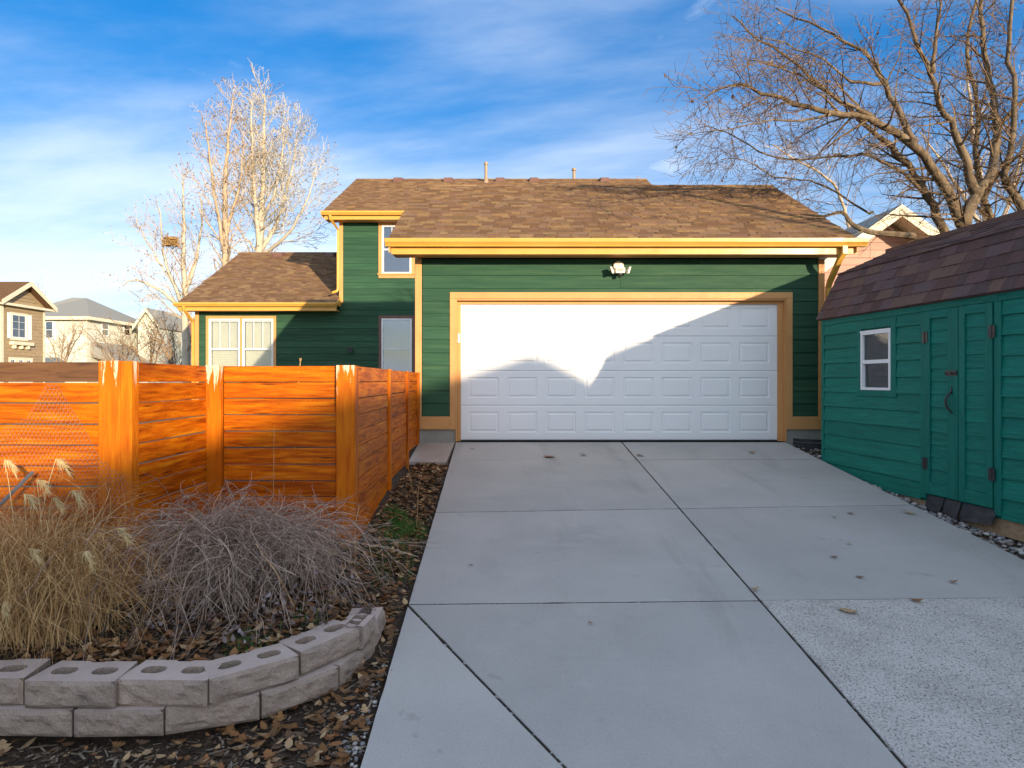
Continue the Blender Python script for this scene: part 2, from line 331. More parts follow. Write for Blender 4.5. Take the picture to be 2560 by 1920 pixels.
M_greyroof = mat('grey_shingle', [(.25, .25, .235), (.36, .36, .33)], (3, 3, 3), 4, 7, 0.9, 0.4, 20, pieces=[(.28, .28, .26)])
M_redroof = mat('rust_shingle', [(.25, .10, .07), (.33, .15, .10)], (3, 3, 3), 4, 7, 0.9)
M_pink = mat('rose_siding', [(.42, .25, .205), (.50, .31, .26)], (1, 1, 6), 2, 5, 0.7, rand=0.06)
M_stucco = mat('beige_stucco', [(.4, .36, .3), (.46, .42, .36)], (1, 1, 1), 2, 5, 0.9)
M_blind = mat('ivory_blind', [(.74, .70, .57), (.80, .76, .63)], (1, 1, 1), 3, 3, 0.7)
M_room = mat('dim_interior', [(.06, .06, .065), (.09, .09, .095)], (1, 1, 1), 1, 3, 0.9)
M_vent = mat('brown_vent_metal', [(.13, .06, .045), (.18, .09, .07)], (1, 1, 1), 6, 4, 0.5, spec=0.4)
M_pipe = mat('tan_pipe', [(.30, .20, .13), (.38, .27, .18)], (1, 1, 1), 6, 4, 0.5, spec=0.4)
M_flood = mat('cream_plastic', [(.70, .67, .58), (.76, .73, .64)], (1, 1, 1), 4, 3, 0.4, spec=0.4)
M_nest = mat('nest_sticks', [(.30, .18, .07), (.46, .28, .11)], (1, 1, 1), 8, 4, 0.9, rand=0.2)
M_glass = emis_free_glass('window_glass', (.55, .62, .68), 0.16)
M_glassclear = emis_free_glass('clear_glass', (.86, .88, .88), 0.05)

# ------------------------------------------------------------------ ground, driveway
Y0 = 9.83                                  # garage front wall
def dz(Y): return -0.126*(Y0-Y)
def XL(Y): return -0.787+0.0144*(Y0-Y)
def XCj(Y): return 1.758+0.0144*(Y0-Y)
def XR(Y): return 4.27+0.0144*(Y0-Y)
def wallY(X):                              # front line of the block wall
    if X < -1.62: return 3.20
    if X < -0.80: return 3.20+0.72*((X+1.62)/0.82)**1.25
    return 99.0
def gz(X, Y):
    d = min(0.0, max(-1.12, dz(Y)))-0.035
    e = XL(Y)
    if X < e:
        zb = min(-0.02, -0.615+0.10*(Y-3.3))
        zb = zb+(d-zb)*sstep(7.2, 8.5, Y) if X > -1.45 else zb
        t = sstep(0.02, 0.62, e-X)
        if Y < 3.3+6: t *= sstep(0.06, 0.20, Y-wallY(X)) if X < -0.80 else sstep(3.9, 4.3, Y)
        z = d*(1-t)+max(zb, d)*t
        if 8.3 < Y < 9.9 and X > -1.45: return d-.02
        if Y > 2.4: z += 0.018*mnoise.noise((X*3.1, Y*3.1, 0))+0.010*mnoise.noise((X*11, Y*11, 4))
        return min(z, -0.03)
    if X > XR(Y):
        return d-0.03+0.012*mnoise.noise((X*8, Y*8, 2))
    return d-0.03
def lines(dense0, dense1, step, lim):
    a = []; x = dense0
    while x <= dense1: a.append(x); x += step
    s = step; x = dense1
    while x < lim: s *= 1.35; x += s; a.append(x)
    s = step; x = dense0
    while x > -lim: s *= 1.35; x -= s; a.insert(0, x)
    return a
gx = lines(-4.2, -0.45, 0.055, 900); gy = lines(2.3, 10.1, 0.06, 900)
g = MB(); nx = len(gx)
for y in gy:
    for x in gx: g.v.append((x, y, gz(x, y)))
for j in range(len(gy)-1):
    for i in range(nx-1): g.f.append((j*nx+i, j*nx+i+1, (j+1)*nx+i+1, (j+1)*nx+i))
ground = g.build('ground', M_soil, smooth=True); ground.data.materials.append(M_lawn)
ground.data.polygons.foreach_set('material_index', [0 if (-4.3 < p.center.x < 7.5 and 2.0 < p.center.y < 11) else 1 for p in ground.data.polygons])
tag(ground, 'bare dark soil of the planting bed and yards', 'ground', kind='structure')

drive = thing('driveway', 'grey sloping concrete driveway in front of the garage door', 'driveway', (1.8, 6, dz(6)), kind='structure')
jw = 0.009
def slab(pts, m, name='slab', tk=0.09, dzz=0.0, lip=True):
    n = len(pts); cx = sum(p[0] for p in pts)/n; cy = sum(p[1] for p in pts)/n
    q = []
    for k in range(n):                      # inset each side by the half joint
        a = Vector(pts[k-1]); b = Vector(pts[k]); c = Vector(pts[(k+1) % n])
        d1 = (b-a).normalized(); d2 = (c-b).normalized(); n1 = Vector((-d1.y, d1.x)); n2 = Vector((-d2.y, d2.x))
        nn = (n1+n2); nn = nn/max(0.3, nn.dot(n1)); q.append(b+nn*jw)
    q2 = []; m0 = len(q)
    for k in range(m0):                     # worn, slightly uneven edges
        a, b = q[k], q[(k+1) % m0]; d = b-a; ns = max(1, int(d.length/.07)); nv = Vector((-d.y, d.x)).normalized()
        for t in range(ns):
            p = a+d*(t/ns); j = 0 if t == 0 else .0030*mnoise.noise((p.x*9, p.y*9, 3.3))+max(0, .016*(mnoise.noise((p.x*4.3, p.y*4.3, 8.1))-.42))
            q2.append(p+nv*j)
    q = q2; n = len(q); mb = MB()
    top = [(p.x, p.y, dz(p.y)+dzz) for p in q]; bot = [(p.x, p.y, dz(p.y)-tk) for p in q]
    mb.v = bot+top; mb.f = [tuple(reversed(range(n))), tuple(range(n, 2*n))]+[(k, (k+1) % n, n+(k+1) % n, n+k) for k in range(n)]
    return mb.build(name, m, drive, bevel=0.006)
def jy(Yl, Yr, X): return Yl+(Yr-Yl)*(X+0.75)/5.05
rows = [(9.80, 9.80), (8.69, 8.74), (6.55, 6.80), (4.575, 4.69)]
for k in range(3):
    (a0, a1), (b0, b1) = rows[k], rows[k+1]
    ym = lambda X, r: jy(r[0], r[1], X)
    def cr(Xf, r):
        y = r[0]
        for _ in range(3): y = jy(r[0], r[1], Xf(y))
        return (Xf(y), y)
    for A, B in ((XL, XCj), (XCj, XR)):
        slab([cr(A, rows[k+1]), cr(B, rows[k+1]), cr(B, rows[k]), cr(A, rows[k])], M_conc, dzz=rng.uniform(-.002, .002))
dl = (XL(4.575), 4.575); dc = cr(XCj, rows[3]); drr = cr(XR, rows[3])
E1 = (XL(4.575)+0.015, 4.545); dirv = ((0.102+0.69)/(3.276-4.56))
yb = 1.2; E2 = (E1[0]+dirv*(yb-E1[1]), yb)
slab([(XL(yb)-0.0, yb), E2, E1, (XL(4.55), 4.55)], M_conc)
slab([E2, (XCj(yb), yb), dc, dl], M_conc)
slab([(XCj(yb), yb), (XR(yb)+.1, yb), drr, dc], M_aggr, dzz=0.004)
jm = MB()
jm.hexa([(XL(1.2)+.02, 1.22, dz(1.2)-.12), (XR(1.2)-.02, 1.22, dz(1.2)-.12), (XR(9.8)-.02, 9.79, dz(9.8)-.12), (XL(9.8)+.02, 9.79, dz(9.8)-.12),
         (XL(1.2)+.02, 1.22, dz(1.2)-.005), (XR(1.2)-.02, 1.22, dz(1.2)-.005), (XR(9.8)-.02, 9.79, dz(9.8)-.005), (XL(9.8)+.02, 9.79, dz(9.8)-.005)])
jm.build('joint_filler', M_joint, drive)
al = MB(); za = dz(1.2)-0.004
al.hexa([(-40, -5.5, za-.35), (40, -5.5, za-.35), (40, 1.19, za-.1), (-40, 1.19, za-.1), (-40, -5.5, za-.03), (40, -5.5, za-.03), (40, 1.19, za), (-40, 1.19, za)])
tag(al.build('alley', M_aggr), 'concrete alley running along the foot of the driveway', 'alley', kind='structure')
wk = MB(); zq = lambda y: dz(y)-.004
wk.hexa([(-1.33, 8.62, -.2), (-.815, 8.62, -.2), (-.80, 9.80, -.1), (-1.34, 9.80, -.1), (-1.33, 8.62, zq(8.62)), (-.815, 8.62, zq(8.62)), (-.80, 9.80, zq(9.8)), (-1.34, 9.80, zq(9.8))])
tag(wk.build('walkway', M_walk, bevel=.006), 'short pinkish concrete pad between the fence end and the driveway', 'path', kind='structure')

# ------------------------------------------------------------------ building kit
def cut_rects(x0, x1, z0, z1, holes):
    rects = [(x0, x1, z0, z1)]
    for (a, b, c, d) in holes:
        out = []
        for (p, q, r, s) in rects:
            if b <= p or a >= q or d <= r or c >= s: out.append((p, q, r, s)); continue
            if a > p: out.append((p, a, r, s))
            if b < q: out.append((b, q, r, s))
            m0, m1 = max(p, a), min(q, b)
            if c > r: out.append((m0, m1, r, c))
            if d < s: out.append((m0, m1, d, s))
        rects = out
    return [t for t in rects if t[1]-t[0] > .01 and t[3]-t[2] > .012]
def planks(parent, m, x0, x1, z0, z1, yw, exp, holes=(), th=0.020, name='siding_plank', joints=0, g=0.0):
    z = z0; k = 0
    while z < z1-0.01:
        zt = min(z1, z+exp)
        cuts = list(holes)
        if joints and (k % 2 == 0): xj = x0+(x1-x0)*rng.uniform(.3, .7); cuts = cuts+[(xj, xj+.004, z-.1, zt+.1)]
        for (a, b, c, d) in cut_rects(x0, x1, z, zt, cuts):
            f0 = (c-z)/exp; f1 = (d-z)/exp; t0 = th*(1-.72*f0); t1 = th*(1-.72*f1)
            j = rng.uniform(-.0012, .0012)
            MB().hexa([(a, yw-t0+j, c+.003), (b, yw-t0+j, c+.003), (b, yw, c+.003), (a, yw, c+.003), (a, yw-t1+j, d), (b, yw-t1+j, d), (b, yw, d), (a, yw, d)]).build(name, m, parent)
        z += exp; k += 1
def shingle_mesh(name, e, th):
    mb = MB(); mb.hexa([(0, 0, -.004), (1, 0, -.004), (1, e*1.08, -.004), (0, e*1.08, -.004), (0, 0, th), (1, 0, th), (1, e*1.08, .0015), (0, e*1.08, .0015)])
    mb.f.pop(0); return mb.mesh(name)
def shingles(parent, m, O, U, Vv, width, length, e, single=300, name='shingle', wmin=.10, wmax=.28, th=(.009, .022), trimL=0.0, off=None):
    """asphalt shingles on a slope: origin O at the eave, U along it, V up the slope; the lowest `single` are separate objects, the rest one part"""
    U = Vector(U).normalized(); Vv = Vector(Vv).normalized(); Nn = U.cross(Vv); O = Vector(O)
    off = offs(parent) if off is None else off
    me = [shingle_mesh(name, e, t) for t in (th[0], (th[0]+th[1])/2, th[1])]
    for q in me: q.materials.append(m)
    Rm = Matrix((U, Vv, Nn)).transposed().to_4x4(); rest = MB(); cnt = 0
    rows = int(round(length/e))
    for r in range(rows):
        x = -rng.uniform(0, wmax*.8); yv = r*e
        ev = min(e, length-yv)
        while x < width:
            w = rng.uniform(wmin, wmax); a = max(0, x); b = min(width, x+w-.003); x += w
            if b-a < .02: continue
            k = rng.randrange(3); p = O+U*a+Vv*(yv+rng.uniform(-.003, .003))
            if cnt < single:
                o = bpy.data.objects.new(name, me[k]); C.objects.link(o); o.parent = parent
                M = Matrix.Translation(p-off) @ Rm; M = M @ Matrix.Diagonal((b-a, 1, 1, 1)); o.matrix_local = M; cnt += 1
            else:
                t = (th[0], (th[0]+th[1])/2, th[1])[k]
                q0 = p; q1 = p+U*(b-a); v = Vv*ev*1.06
                i = len(rest.v); c = [q0, q1, q0+Nn*t, q1+Nn*t, q0+v+Nn*.0015, q1+v+Nn*.0015]
                rest.v += [tuple(z) for z in c]; rest.f += [(i, i+1, i+3, i+2), (i+2, i+3, i+5, i+4), (i, i+2, i+4), (i+1, i+5, i+3)]
    if rest.v: tag(rest.build('shingle_field', m, parent), kind='stuff')
GUT = [(0, 0), (-.075, 0), (-.082, .02), (-.10, .045), (-.112, .06), (-.115, .10), (-.115, .112), (-.105, .112), (-.105, .104), (-.02, .09), (0, .10)]
def gutter(parent, x0, x1, y, z, s=1.0, name='gutter'):
    return MB().prism([(y+u*s, z+v*s) for (u, v) in GUT], x0, x1).build(name, M_gutter, parent)
def gable_roof(parent, x0, x1, yE, zE, D, p, m_sh, e=.143, single=0, tk=.05, yBack=None, trim=None, rake=True, wmin=.10, wmax=.28):
    """roof with its ridge along X; front slope gets shingles one by one"""
    roof = MB(); zR = zE+p*D; yB = yBack if yBack else yE+2*D; zB = zR-p*(yB-yE-D)
    roof.prism([(yE, zE-.015), (yE+D, zR-.015), (yB, zB-.015), (yB, zB-.015-tk), (yE+D, zR-.015-tk*1.3), (yE, zE-.015-tk)], x0+.01, x1-.01)
    ro = roof.build('roof', M_shingle_sheet, parent)
    ln = math.hypot(D, p*D); V = Vector((0, D, p*D))
    shingles(ro, m_sh, (x0, yE, zE-.012), (1, 0, 0), V, x1-x0, ln, e, single, wmin=wmin, wmax=wmax, off=offs(parent))
    cap = MB(); nn = int((x1-x0)/.28)
    for k in range(nn):
        a = x0+(x1-x0)*k/nn; b = x0+(x1-x0)*(k+1.04)/nn; h = .016+.006*(k % 2)
        cap.hexa([(a, yE+D-.13, zR-.13*p-.01), (b, yE+D-.13, zR-.13*p-.01), (b, yE+D+.13, zR-.13*p-.01), (a, yE+D+.13, zR-.13*p-.01),
                  (a, yE+D-.10, zR-.1*p+h), (b, yE+D-.10, zR-.1*p+h), (b, yE+D+.10, zR-.1*p+h), (a, yE+D+.10, zR-.1*p+h)])
    cap.build('ridge_cap', m_sh, ro)
    if trim:
        for x, sg in ((x0, -1), (x1, 1)):
            for (ya, za, yb2, zb2) in ((yE, zE, yE+D, zR), (yE+D, zR, yB, zB)):
                mb = MB(); xa, xb = (x+.005, x+.03) if sg < 0 else (x-.03, x-.005)
                mb.hexa([(xa, ya, za-.21), (xb, ya, za-.21), (xb, yb2, zb2-.21), (xa, yb2, zb2-.21), (xa, ya, za-.03), (xb, ya, za-.03), (xb, yb2, zb2-.03), (xa, yb2, zb2-.03)])
                mb.build('rake_board', trim, parent)
    return ro
def gable_fill(parent, m, x, yf, yb, z, yE, zE, D, p, th=.1, name='gable_wall'):
    zR = zE+p*D-.08; yr = yE+D; zf = zE+p*(yf-yE)-.08
    MB().prism([(yf, z), (yr, z), (yb, z), (yb, zf), (yr, zR), (yf, zf)], x, x+th).build(name, m, parent)
def window(parent, x0, x1, z0, z1, yw, trim=None, rail=None, vm=(), hm=(), tw=.1, glass=None, blind=None, sill=False, bz0=None, frame=None, fw=.055, trims=('l', 'r', 't', 'b')):
    """x0..z1 is the white frame; parts: frame, panes, rails, muntins, trim boards, blind"""
    fr = MB(); y0, y1 = yw-.030, yw+.05; fm = frame or M_white
    fr.box(x0, x0+fw, y0, y1, z0, z1).box(x1-fw, x1, y0, y1, z0, z1).box(x0+fw, x1-fw, y0, y1, z0, z0+fw).box(x0+fw, x1-fw, y0, y1, z1-fw, z1)
    w = fr.build('window', fm, parent)
    zr = rail if rail else None
    if zr:
        box('meeting_rail', fm, w, x0+fw, x1-fw, yw-.022, yw+.045, zr-.022, zr+.022)
        box('pane', glass or M_glass, w, x0+fw, x1-fw, yw+.010, yw+.014, z0+fw, zr-.022)
        box('pane', glass or M_glass, w, x0+fw, x1-fw, yw+.000, yw+.004, zr+.022, z1-fw)
    else: box('pane', glass or M_glass, w, x0+fw, x1-fw, yw+.010, yw+.014, z0+fw, z1-fw)
    for v in vm: box('muntin', fm, w, v-.009, v+.009, yw-.012, yw-.003, (zr+.022 if zr else z0+fw), z1-fw)
    for h in hm: box('muntin', fm, w, x0+fw, x1-fw, yw-.011, yw-.004, h-.009, h+.009)
    if blind:
        bl = MB(); zb_ = bz0 or z0; n = int((z1-zb_-2*fw)/.05)
        for k in range(n):
            zz = zb_+fw+.02+k*.05
            bl.hexa([(x0+fw, yw+.10, zz), (x1-fw, yw+.10, zz), (x1-fw, yw+.118, zz+.006), (x0+fw, yw+.118, zz+.006), (x0+fw, yw+.10, zz+.046), (x1-fw, yw+.10, zz+.046), (x1-fw, yw+.118, zz+.052), (x0+fw, yw+.118, zz+.052)])
        bl.build('blind', blind, w)
    if trim:
        yt0, yt1 = yw-.035, yw-.0005
        if 'l' in trims: box('casing', trim, w, x0-tw, x0-.001, yt0, yt1, z0, z1)
        if 'r' in trims: box('casing', trim, w, x1+.001, x1+tw, yt0, yt1, z0, z1)
        if 't' in trims: box('casing', trim, w, x0-tw, x1+tw, yt0-.003, yt1, z1+.001, z1+tw)
        if 'b' in trims:
            box('casing', trim, w, x0-tw, x1+tw, yt0-.003, yt1, z0-tw*1.3, z0-.001)
            if sill: box('window_sill', trim, w, x0-tw-.03, x1+tw+.03, yw-.07, yt1-.001, z0-.03, z0+.012)
    return w
def downspout(parent, pts, w=.04, name='downspout', m=None):
    mb = MB(); mb.tube([Vector(p) for p in pts], w*1.2, 4, rot=math.pi/4); return mb.build(name, m or M_gutter, parent)

# ------------------------------------------------------------------ garage
GX0, GX1 = -1.39, 4.86; GD = 3.13; GP = .558; GYE, GZE = 9.36, 3.02
ga = thing('garage', 'dark green garage with ochre trim and a wide white door', 'garage', (1.75, Y0, 0))
dX0, dX1, dZ1 = -.787, 4.29, 2.19
core = MB()
for (a, b, c, d) in cut_rects(GX0, GX1, .22, 2.81, [(dX0, dX1, -.5, dZ1)]): core.box(a, b, Y0, Y0+.12, c, d)
core.box(GX0, GX0+.12, Y0+.12, 15.2, .2, 2.9).box(GX1-.12, GX1, Y0+.12, 15.2, .2, 2.9).box(GX0, GX1, 15.2, 15.32, .2, 2.9)
core.build('wall', M_wallcore, ga)
for x in (GX0, GX1-.1): gable_fill(ga, M_wallcore, x+.001, Y0+.13, 15.3, 2.905, GYE, GZE, GD, GP)
for (a, b, c) in ((GX0+.02, dX0-.006, GX0+.02), (dX1+.006, GX1-.02, GX1-.2)): MB().box(a, b, Y0+.01, Y0+.2, -.5, .197).box(c, c+.18, Y0+.2, 15.2, -.5, .197).build('foundation', M_found, ga)
planks(ga, M_siding, GX0+.098, GX1-.09, .39, 2.80, Y0-.003, .196, [(dX0-.085, dX1+.085, -1, dZ1+.10)], joints=1)
# corner boards, skirts, door casing
for (a, b) in ((GX0-.015, GX0+.085), (GX1-.083, GX1+.010)): box('corner_board', M_trim, ga, a, b, Y0-.03, Y0-.0005, .192, 2.808, .003)
for (a, b) in ((GX0+.0855, dX0-.0855), (dX1+.0855, GX1-.0835)): box('skirt_board', M_trim, ga, a, b, Y0-.032, Y0-.0005, .190, .388, .003)
box('door_casing', M_trim, ga, dX0-.085, dX0, Y0-.035, Y0+.02, .19, dZ1, .003)
box('door_casing', M_trim, ga, dX1, dX1+.085, Y0-.035, Y0+.02, .19, dZ1, .003)
box('door_casing', M_trim, ga, dX0-.085, dX1+.085, Y0-.037, Y0+.02, dZ1+.001, dZ1+.10, .003)
DY = Y0+.10                                   # door face
for (a, b) in ((dX0+.001, dX0+.022), (dX1-.022, dX1-.001)): box('door_jamb', M_trim, ga, a, b, Y0-.02, DY+.06, .0, dZ1-.001)
box('door_head', M_trim, ga, dX0+.023, dX1-.023, Y0-.02, DY+.06, dZ1-.022, dZ1-.001)
for (a, b) in ((dX0+.023, dX0+.075), (dX1-.098, dX1-.023)): box('door_stop', M_trim, ga, a, b, DY-.035, DY-.008, .0, dZ1-.024)
box('door_stop', M_trim, ga, dX0+.0755, dX1-.0985, DY-.035, DY-.008, dZ1-.07, dZ1-.024)
# sectional door: four sections of eight pressed panels
ox0, ox1 = -.72, 4.20; zb0, zt0 = .018, 2.165; sh = (zt0-zb0)/4
door = MB().box(ox0, ox1, DY+.03, DY+.05, zb0-.01, zt0).build('garage_door', M_doorwhite, ga)
for s_ in range(4):
    z0 = zb0+s_*sh; z1 = z0+sh
    sec = MB(); pw = (ox1-ox0-.12)/8; rects = []
    for k in range(8):
        px0 = ox0+.06+k*pw+.065; px1 = ox0+.06+(k+1)*pw-.065; rects.append((px0, px1, z0+.115, z1-.10))
    for (a, b, c, d) in cut_rects(ox0, ox1, z0+.022, z1-.022, rects): sec.box(a, b, DY, DY+.029, c, d)
    sec.prism([(DY, z1-.022), (DY+.006, z1-.012), (DY+.006, z1-.004), (DY+.012, z1-.001), (DY+.029, z1-.001), (DY+.029, z1-.022)], ox0, ox1)
    sec.prism([(DY+.029, z0+.022), (DY+.029, z0+.001), (DY+.004, z0+.001), (DY+.0, z0+.010), (DY, z0+.022)], ox0, ox1)
    sec.build('door_section', M_doorwhite, door)
    for (a, b, c, d) in rects:                # groove then raised field
        pm = MB(); g1, g2, g3 = .012, .030, .048
        rings = [(0, 0.0), (g1, .013), (g2, .013), (g3, .001)]
        for (ins, dep) in rings: pm.v += [(a+ins, DY+dep, c+ins), (b-ins, DY+dep, c+ins), (b-ins, DY+dep, d-ins), (a+ins, DY+dep, d-ins)]
        for r in range(3):
            for k in range(4): pm.f.append((r*4+k, r*4+(k+1) % 4, r*4+4+(k+1) % 4, r*4+4+k))
        pm.f.append((12, 13, 14, 15)); pm.build('raised_panel', M_doorwhite, door)
box('bottom_seal', M_rubber, door, ox0, ox1, DY+.001, DY+.03, -.004, zb0-.001)
# roof, soffit, fascia, gutter
gable_roof(ga, -1.735, 5.15, GYE, GZE, GD, GP, M_shingle, e=.118, single=300, trim=M_trim, yBack=15.7)
box('soffit', M_trim, ga, -1.70, 5.10, 9.432, Y0-.04, 2.815, 2.83)
box('fascia', M_gutter, ga, -1.70, 5.14, 9.405, 9.431, 2.795, 2.985)
gutter(ga, -1.775, 5.255, 9.404, 2.895)
downspout(ga, [(4.93, 9.35, 2.90), (4.93, 9.35, 2.80), (4.90, 9.42, 2.72), (4.66+.24, 9.70, 2.44), (4.905, 9.765, 2.36), (4.905, 9.77, 2.2), (4.905, 9.77, .25)])
wd = MB()
for k in range(9):
    a0 = math.pi*k/8; a1 = math.pi*(k+1)/8
# half-round plastic well at the right corner of the garage
well = MB(); pr = []
for k in range(13):
    a = math.pi*k/12; pr.append((4.72-.33*math.cos(a), Y0-.02-.26*math.sin(a)))
for k in range(12):
    (xa, ya), (xb, yb_) = pr[k], pr[k+1]
    for q in range(3):
        z0 = -.10+q*.055; well.hexa([(xa, ya, z0), (xb, yb_, z0), (xb*.97+.03*4.72, yb_*.97+.03*Y0, z0), (xa*.97+.03*4.72, ya*.97+.03*Y0, z0), (xa, ya, z0+.045), (xb, yb_, z0+.045), (xb*.97+.03*4.72, yb_*.97+.03*Y0, z0+.045), (xa*.97+.03*4.72, ya*.97+.03*Y0, z0+.045)])
tag(well.build('window_well', M_rubber), 'black ribbed plastic well against the garage foundation beside the shed', 'window well')
# floodlight with camera
FLX, FLZ = (1545-CX)/162.77, .934+(952-675)/162.77
fl = thing('floodlight', 'cream security floodlight with camera above the garage door', 'light', (FLX, Y0-.02, FLZ))
m_ = MB().lathe([(.001, 0), (.075, 0), (.082, .012), (.082, .03), (.07, .042), (.001, .046)], 24); m_.xform(Matrix.Translation((FLX, Y0-.02, FLZ+.045)) @ Matrix.Rotation(R(90), 4, 'X'))
m_.build('mount_plate', M_flood, fl, smooth=False)
for dzz in (.02, .075): MB().box(FLX-.006, FLX+.006, Y0-.0705, Y0-.066, FLZ+dzz-.005, FLZ+dzz+.005).build('screw', M_black, fl)
bd = MB().hexa([(FLX-.065, Y0-.17, FLZ-.075), (FLX+.075, Y0-.17, FLZ-.075), (FLX+.07, Y0-.06, FLZ-.06), (FLX-.06, Y0-.06, FLZ-.06), (FLX-.06, Y0-.16, FLZ+.012), (FLX+.085, Y0-.16, FLZ+.012), (FLX+.07, Y0-.06, FLZ+.02), (FLX-.055, Y0-.06, FLZ+.02)])
bd.build('camera_body', M_flood, fl, bevel=.008)
for sx in (-1, 1):
    c = FLX+.008+sx*.125
    MB().hexa([(c-.016-sx*.012, Y0-.20, FLZ-.085), (c+.016-sx*.012, Y0-.20, FLZ-.085), (c+.016-sx*.02, Y0-.08, FLZ-.07), (c-.016-sx*.02, Y0-.08, FLZ-.07), (c-.016+sx*.022, Y0-.19, FLZ+.02), (c+.016+sx*.022, Y0-.19, FLZ+.02), (c+.016+sx*.01, Y0-.08, FLZ+.02), (c-.016+sx*.01, Y0-.08, FLZ+.02)]).build('lamp_head', M_flood, fl, bevel=.006)
    MB().beam((FLX+sx*.06, Y0-.10, FLZ-.03), (c, Y0-.12, FLZ-.03), .025, .025).build('arm', M_flood, fl)
MB().lathe([(.001, -.04), (.022, -.035), (.032, -.015), (.034, .005), (.03, .02)], 16, (FLX+.01, Y0-.13, FLZ-.085)).build('camera_lens', M_black, fl, smooth=True)
box('speaker_grille', M_stucco, fl, FLX-.035, FLX+.05, Y0-.172, Y0-.168, FLZ-.045, FLZ-.005)
kp = thing('keypad', 'small white keypad on the left jamb of the garage door', 'keypad', (-.735, DY-.05, 1.6))
box('case', M_white, kp, -.760, -.722, DY-.062, DY-.036, 1.52, 1.66, .005); box('cover', M_flood, kp, -.757, -.725, DY-.067, DY-.0625, 1.56, 1.655)

# ------------------------------------------------------------------ main house behind
HY = 19.66; HS = F/HY
def hx(px): return (px-CX)/HS
def hz(py): return CH-(py-CY)/HS
ho = thing('house', 'two-storey dark green house with ochre gutters and a low wing behind the garage', 'house', (-2.2, HY, 0))
hX0, hXm, hX1 = hx(490), hx(850), 4.8
Wup = (hx(955), hx(1029), hz(685), hz(563)); Wlo = (hx(954), hx(1030), hz(945), hz(796)); WL1 = (hx(523), hx(600.6), hz(945), hz(797)); WL2 = (hx(606.6), hx(684), hz(945), hz(797))
holes = [(w[0], w[1], w[2], w[3]) for w in (Wup, Wlo, WL1, WL2)]
lowtop, uptop = 3.2, 5.92
core = MB()
for (a, b, c, d) in cut_rects(hX0, hX1, -.4, lowtop, holes)+cut_rects(hXm, hX1, lowtop, uptop, holes): core.box(a, b, HY, HY+.12, c, d)
core.box(hX0, hX0+.12, HY+.12, 27.6, -.4, lowtop).box(hXm, hXm+.12, HY+.12, 27.6, lowtop, uptop).box(hX1-.12, hX1, HY+.12, 27.6, -.4, uptop).box(hX0, hX1, 27.6, 27.72, -.4, lowtop).box(hXm, hX1, 27.6, 27.72, lowtop, uptop)
core.build('wall', M_wallcore, ho)
box('partition', M_room, ho, hXm+.2, hX1-.2, HY+2.5, HY+2.6, -.4, uptop-.1); box('partition', M_room, ho, hX0+.2, hXm+.19, HY+2.5, HY+2.6, -.4, lowtop-.02); box('floor_deck', M_room, ho, hXm+.15, hX1-.15, HY+.13, HY+2.49, 2.9, 3.1)
tl = .085
ph = [(Wup[0]-.10, Wup[1]+.10, Wup[2]-.10, Wup[3]+.10), (Wlo[0]-tl, Wlo[1]+tl, Wlo[2]-.1, Wlo[3]+tl), (WL1[0]-tl, WL2[1]+tl, WL1[2]-.1, WL1[3]+tl)]
planks(ho, M_siding, hX0+.10, 1.2, .6, lowtop-.02, HY-.003, .194, ph, joints=1, th=.022)
planks(ho, M_siding, hXm+.10, 1.2, lowtop-.02, uptop, HY-.003, .194, ph, th=.022)
box('corner_board', M_trim, ho, hX0-.02, hX0+.098, HY-.035, HY-.0005, .3, lowtop); box('corner_board', M_trim, ho, hXm-.02, hXm+.098, HY-.035, HY-.0005, lowtop+.12, uptop)
window(ho, *Wup, HY-.003, M_trim, rail=hz(624), vm=(hx(980), hx(1005)), tw=.10, sill=True, blind=None)
window(ho, *Wlo, HY-.003, M_vent, rail=hz(872), tw=.085, blind=M_blind, bz0=hz(874))
window(ho, *WL1, HY-.003, M_trim, rail=hz(873), vm=(hx(550), hx(574)), hm=(hz(803),), tw=.085, blind=M_blind, glass=M_glassclear, trims=('l',))
window(ho, *WL2, HY-.003, M_trim, rail=hz(873), vm=(hx(634), hx(657)), hm=(hz(803),), tw=.085, blind=M_blind, glass=M_glassclear, trims=('r',))
box('casing', M_trim, ho, WL1[1]+.002, WL2[0]-.002, HY-.0385, HY-.004, WL1[2], WL1[3])
box('casing', M_trim, ho, WL1[0]-.085, WL2[1]+.085, HY-.041, HY-.0035, WL1[3]+.001, WL1[3]+.086)
box('casing', M_trim, ho, WL1[0]-.085, WL2[1]+.085, HY-.041, HY-.0035, WL1[2]-.11, WL1[2]-.001)
hE = 19.20
gable_roof(ho, hx(805)*hE/HY-.0, 5.14, hE, 6.02, 4.45, .537, M_shingle, e=.12, single=0, trim=M_trim)
gable_roof(ho, (443-CX)/F*hE, hXm-.001, hE, 3.285, 4.62, .53, M_shingle, e=.12, single=0, trim=M_trim)
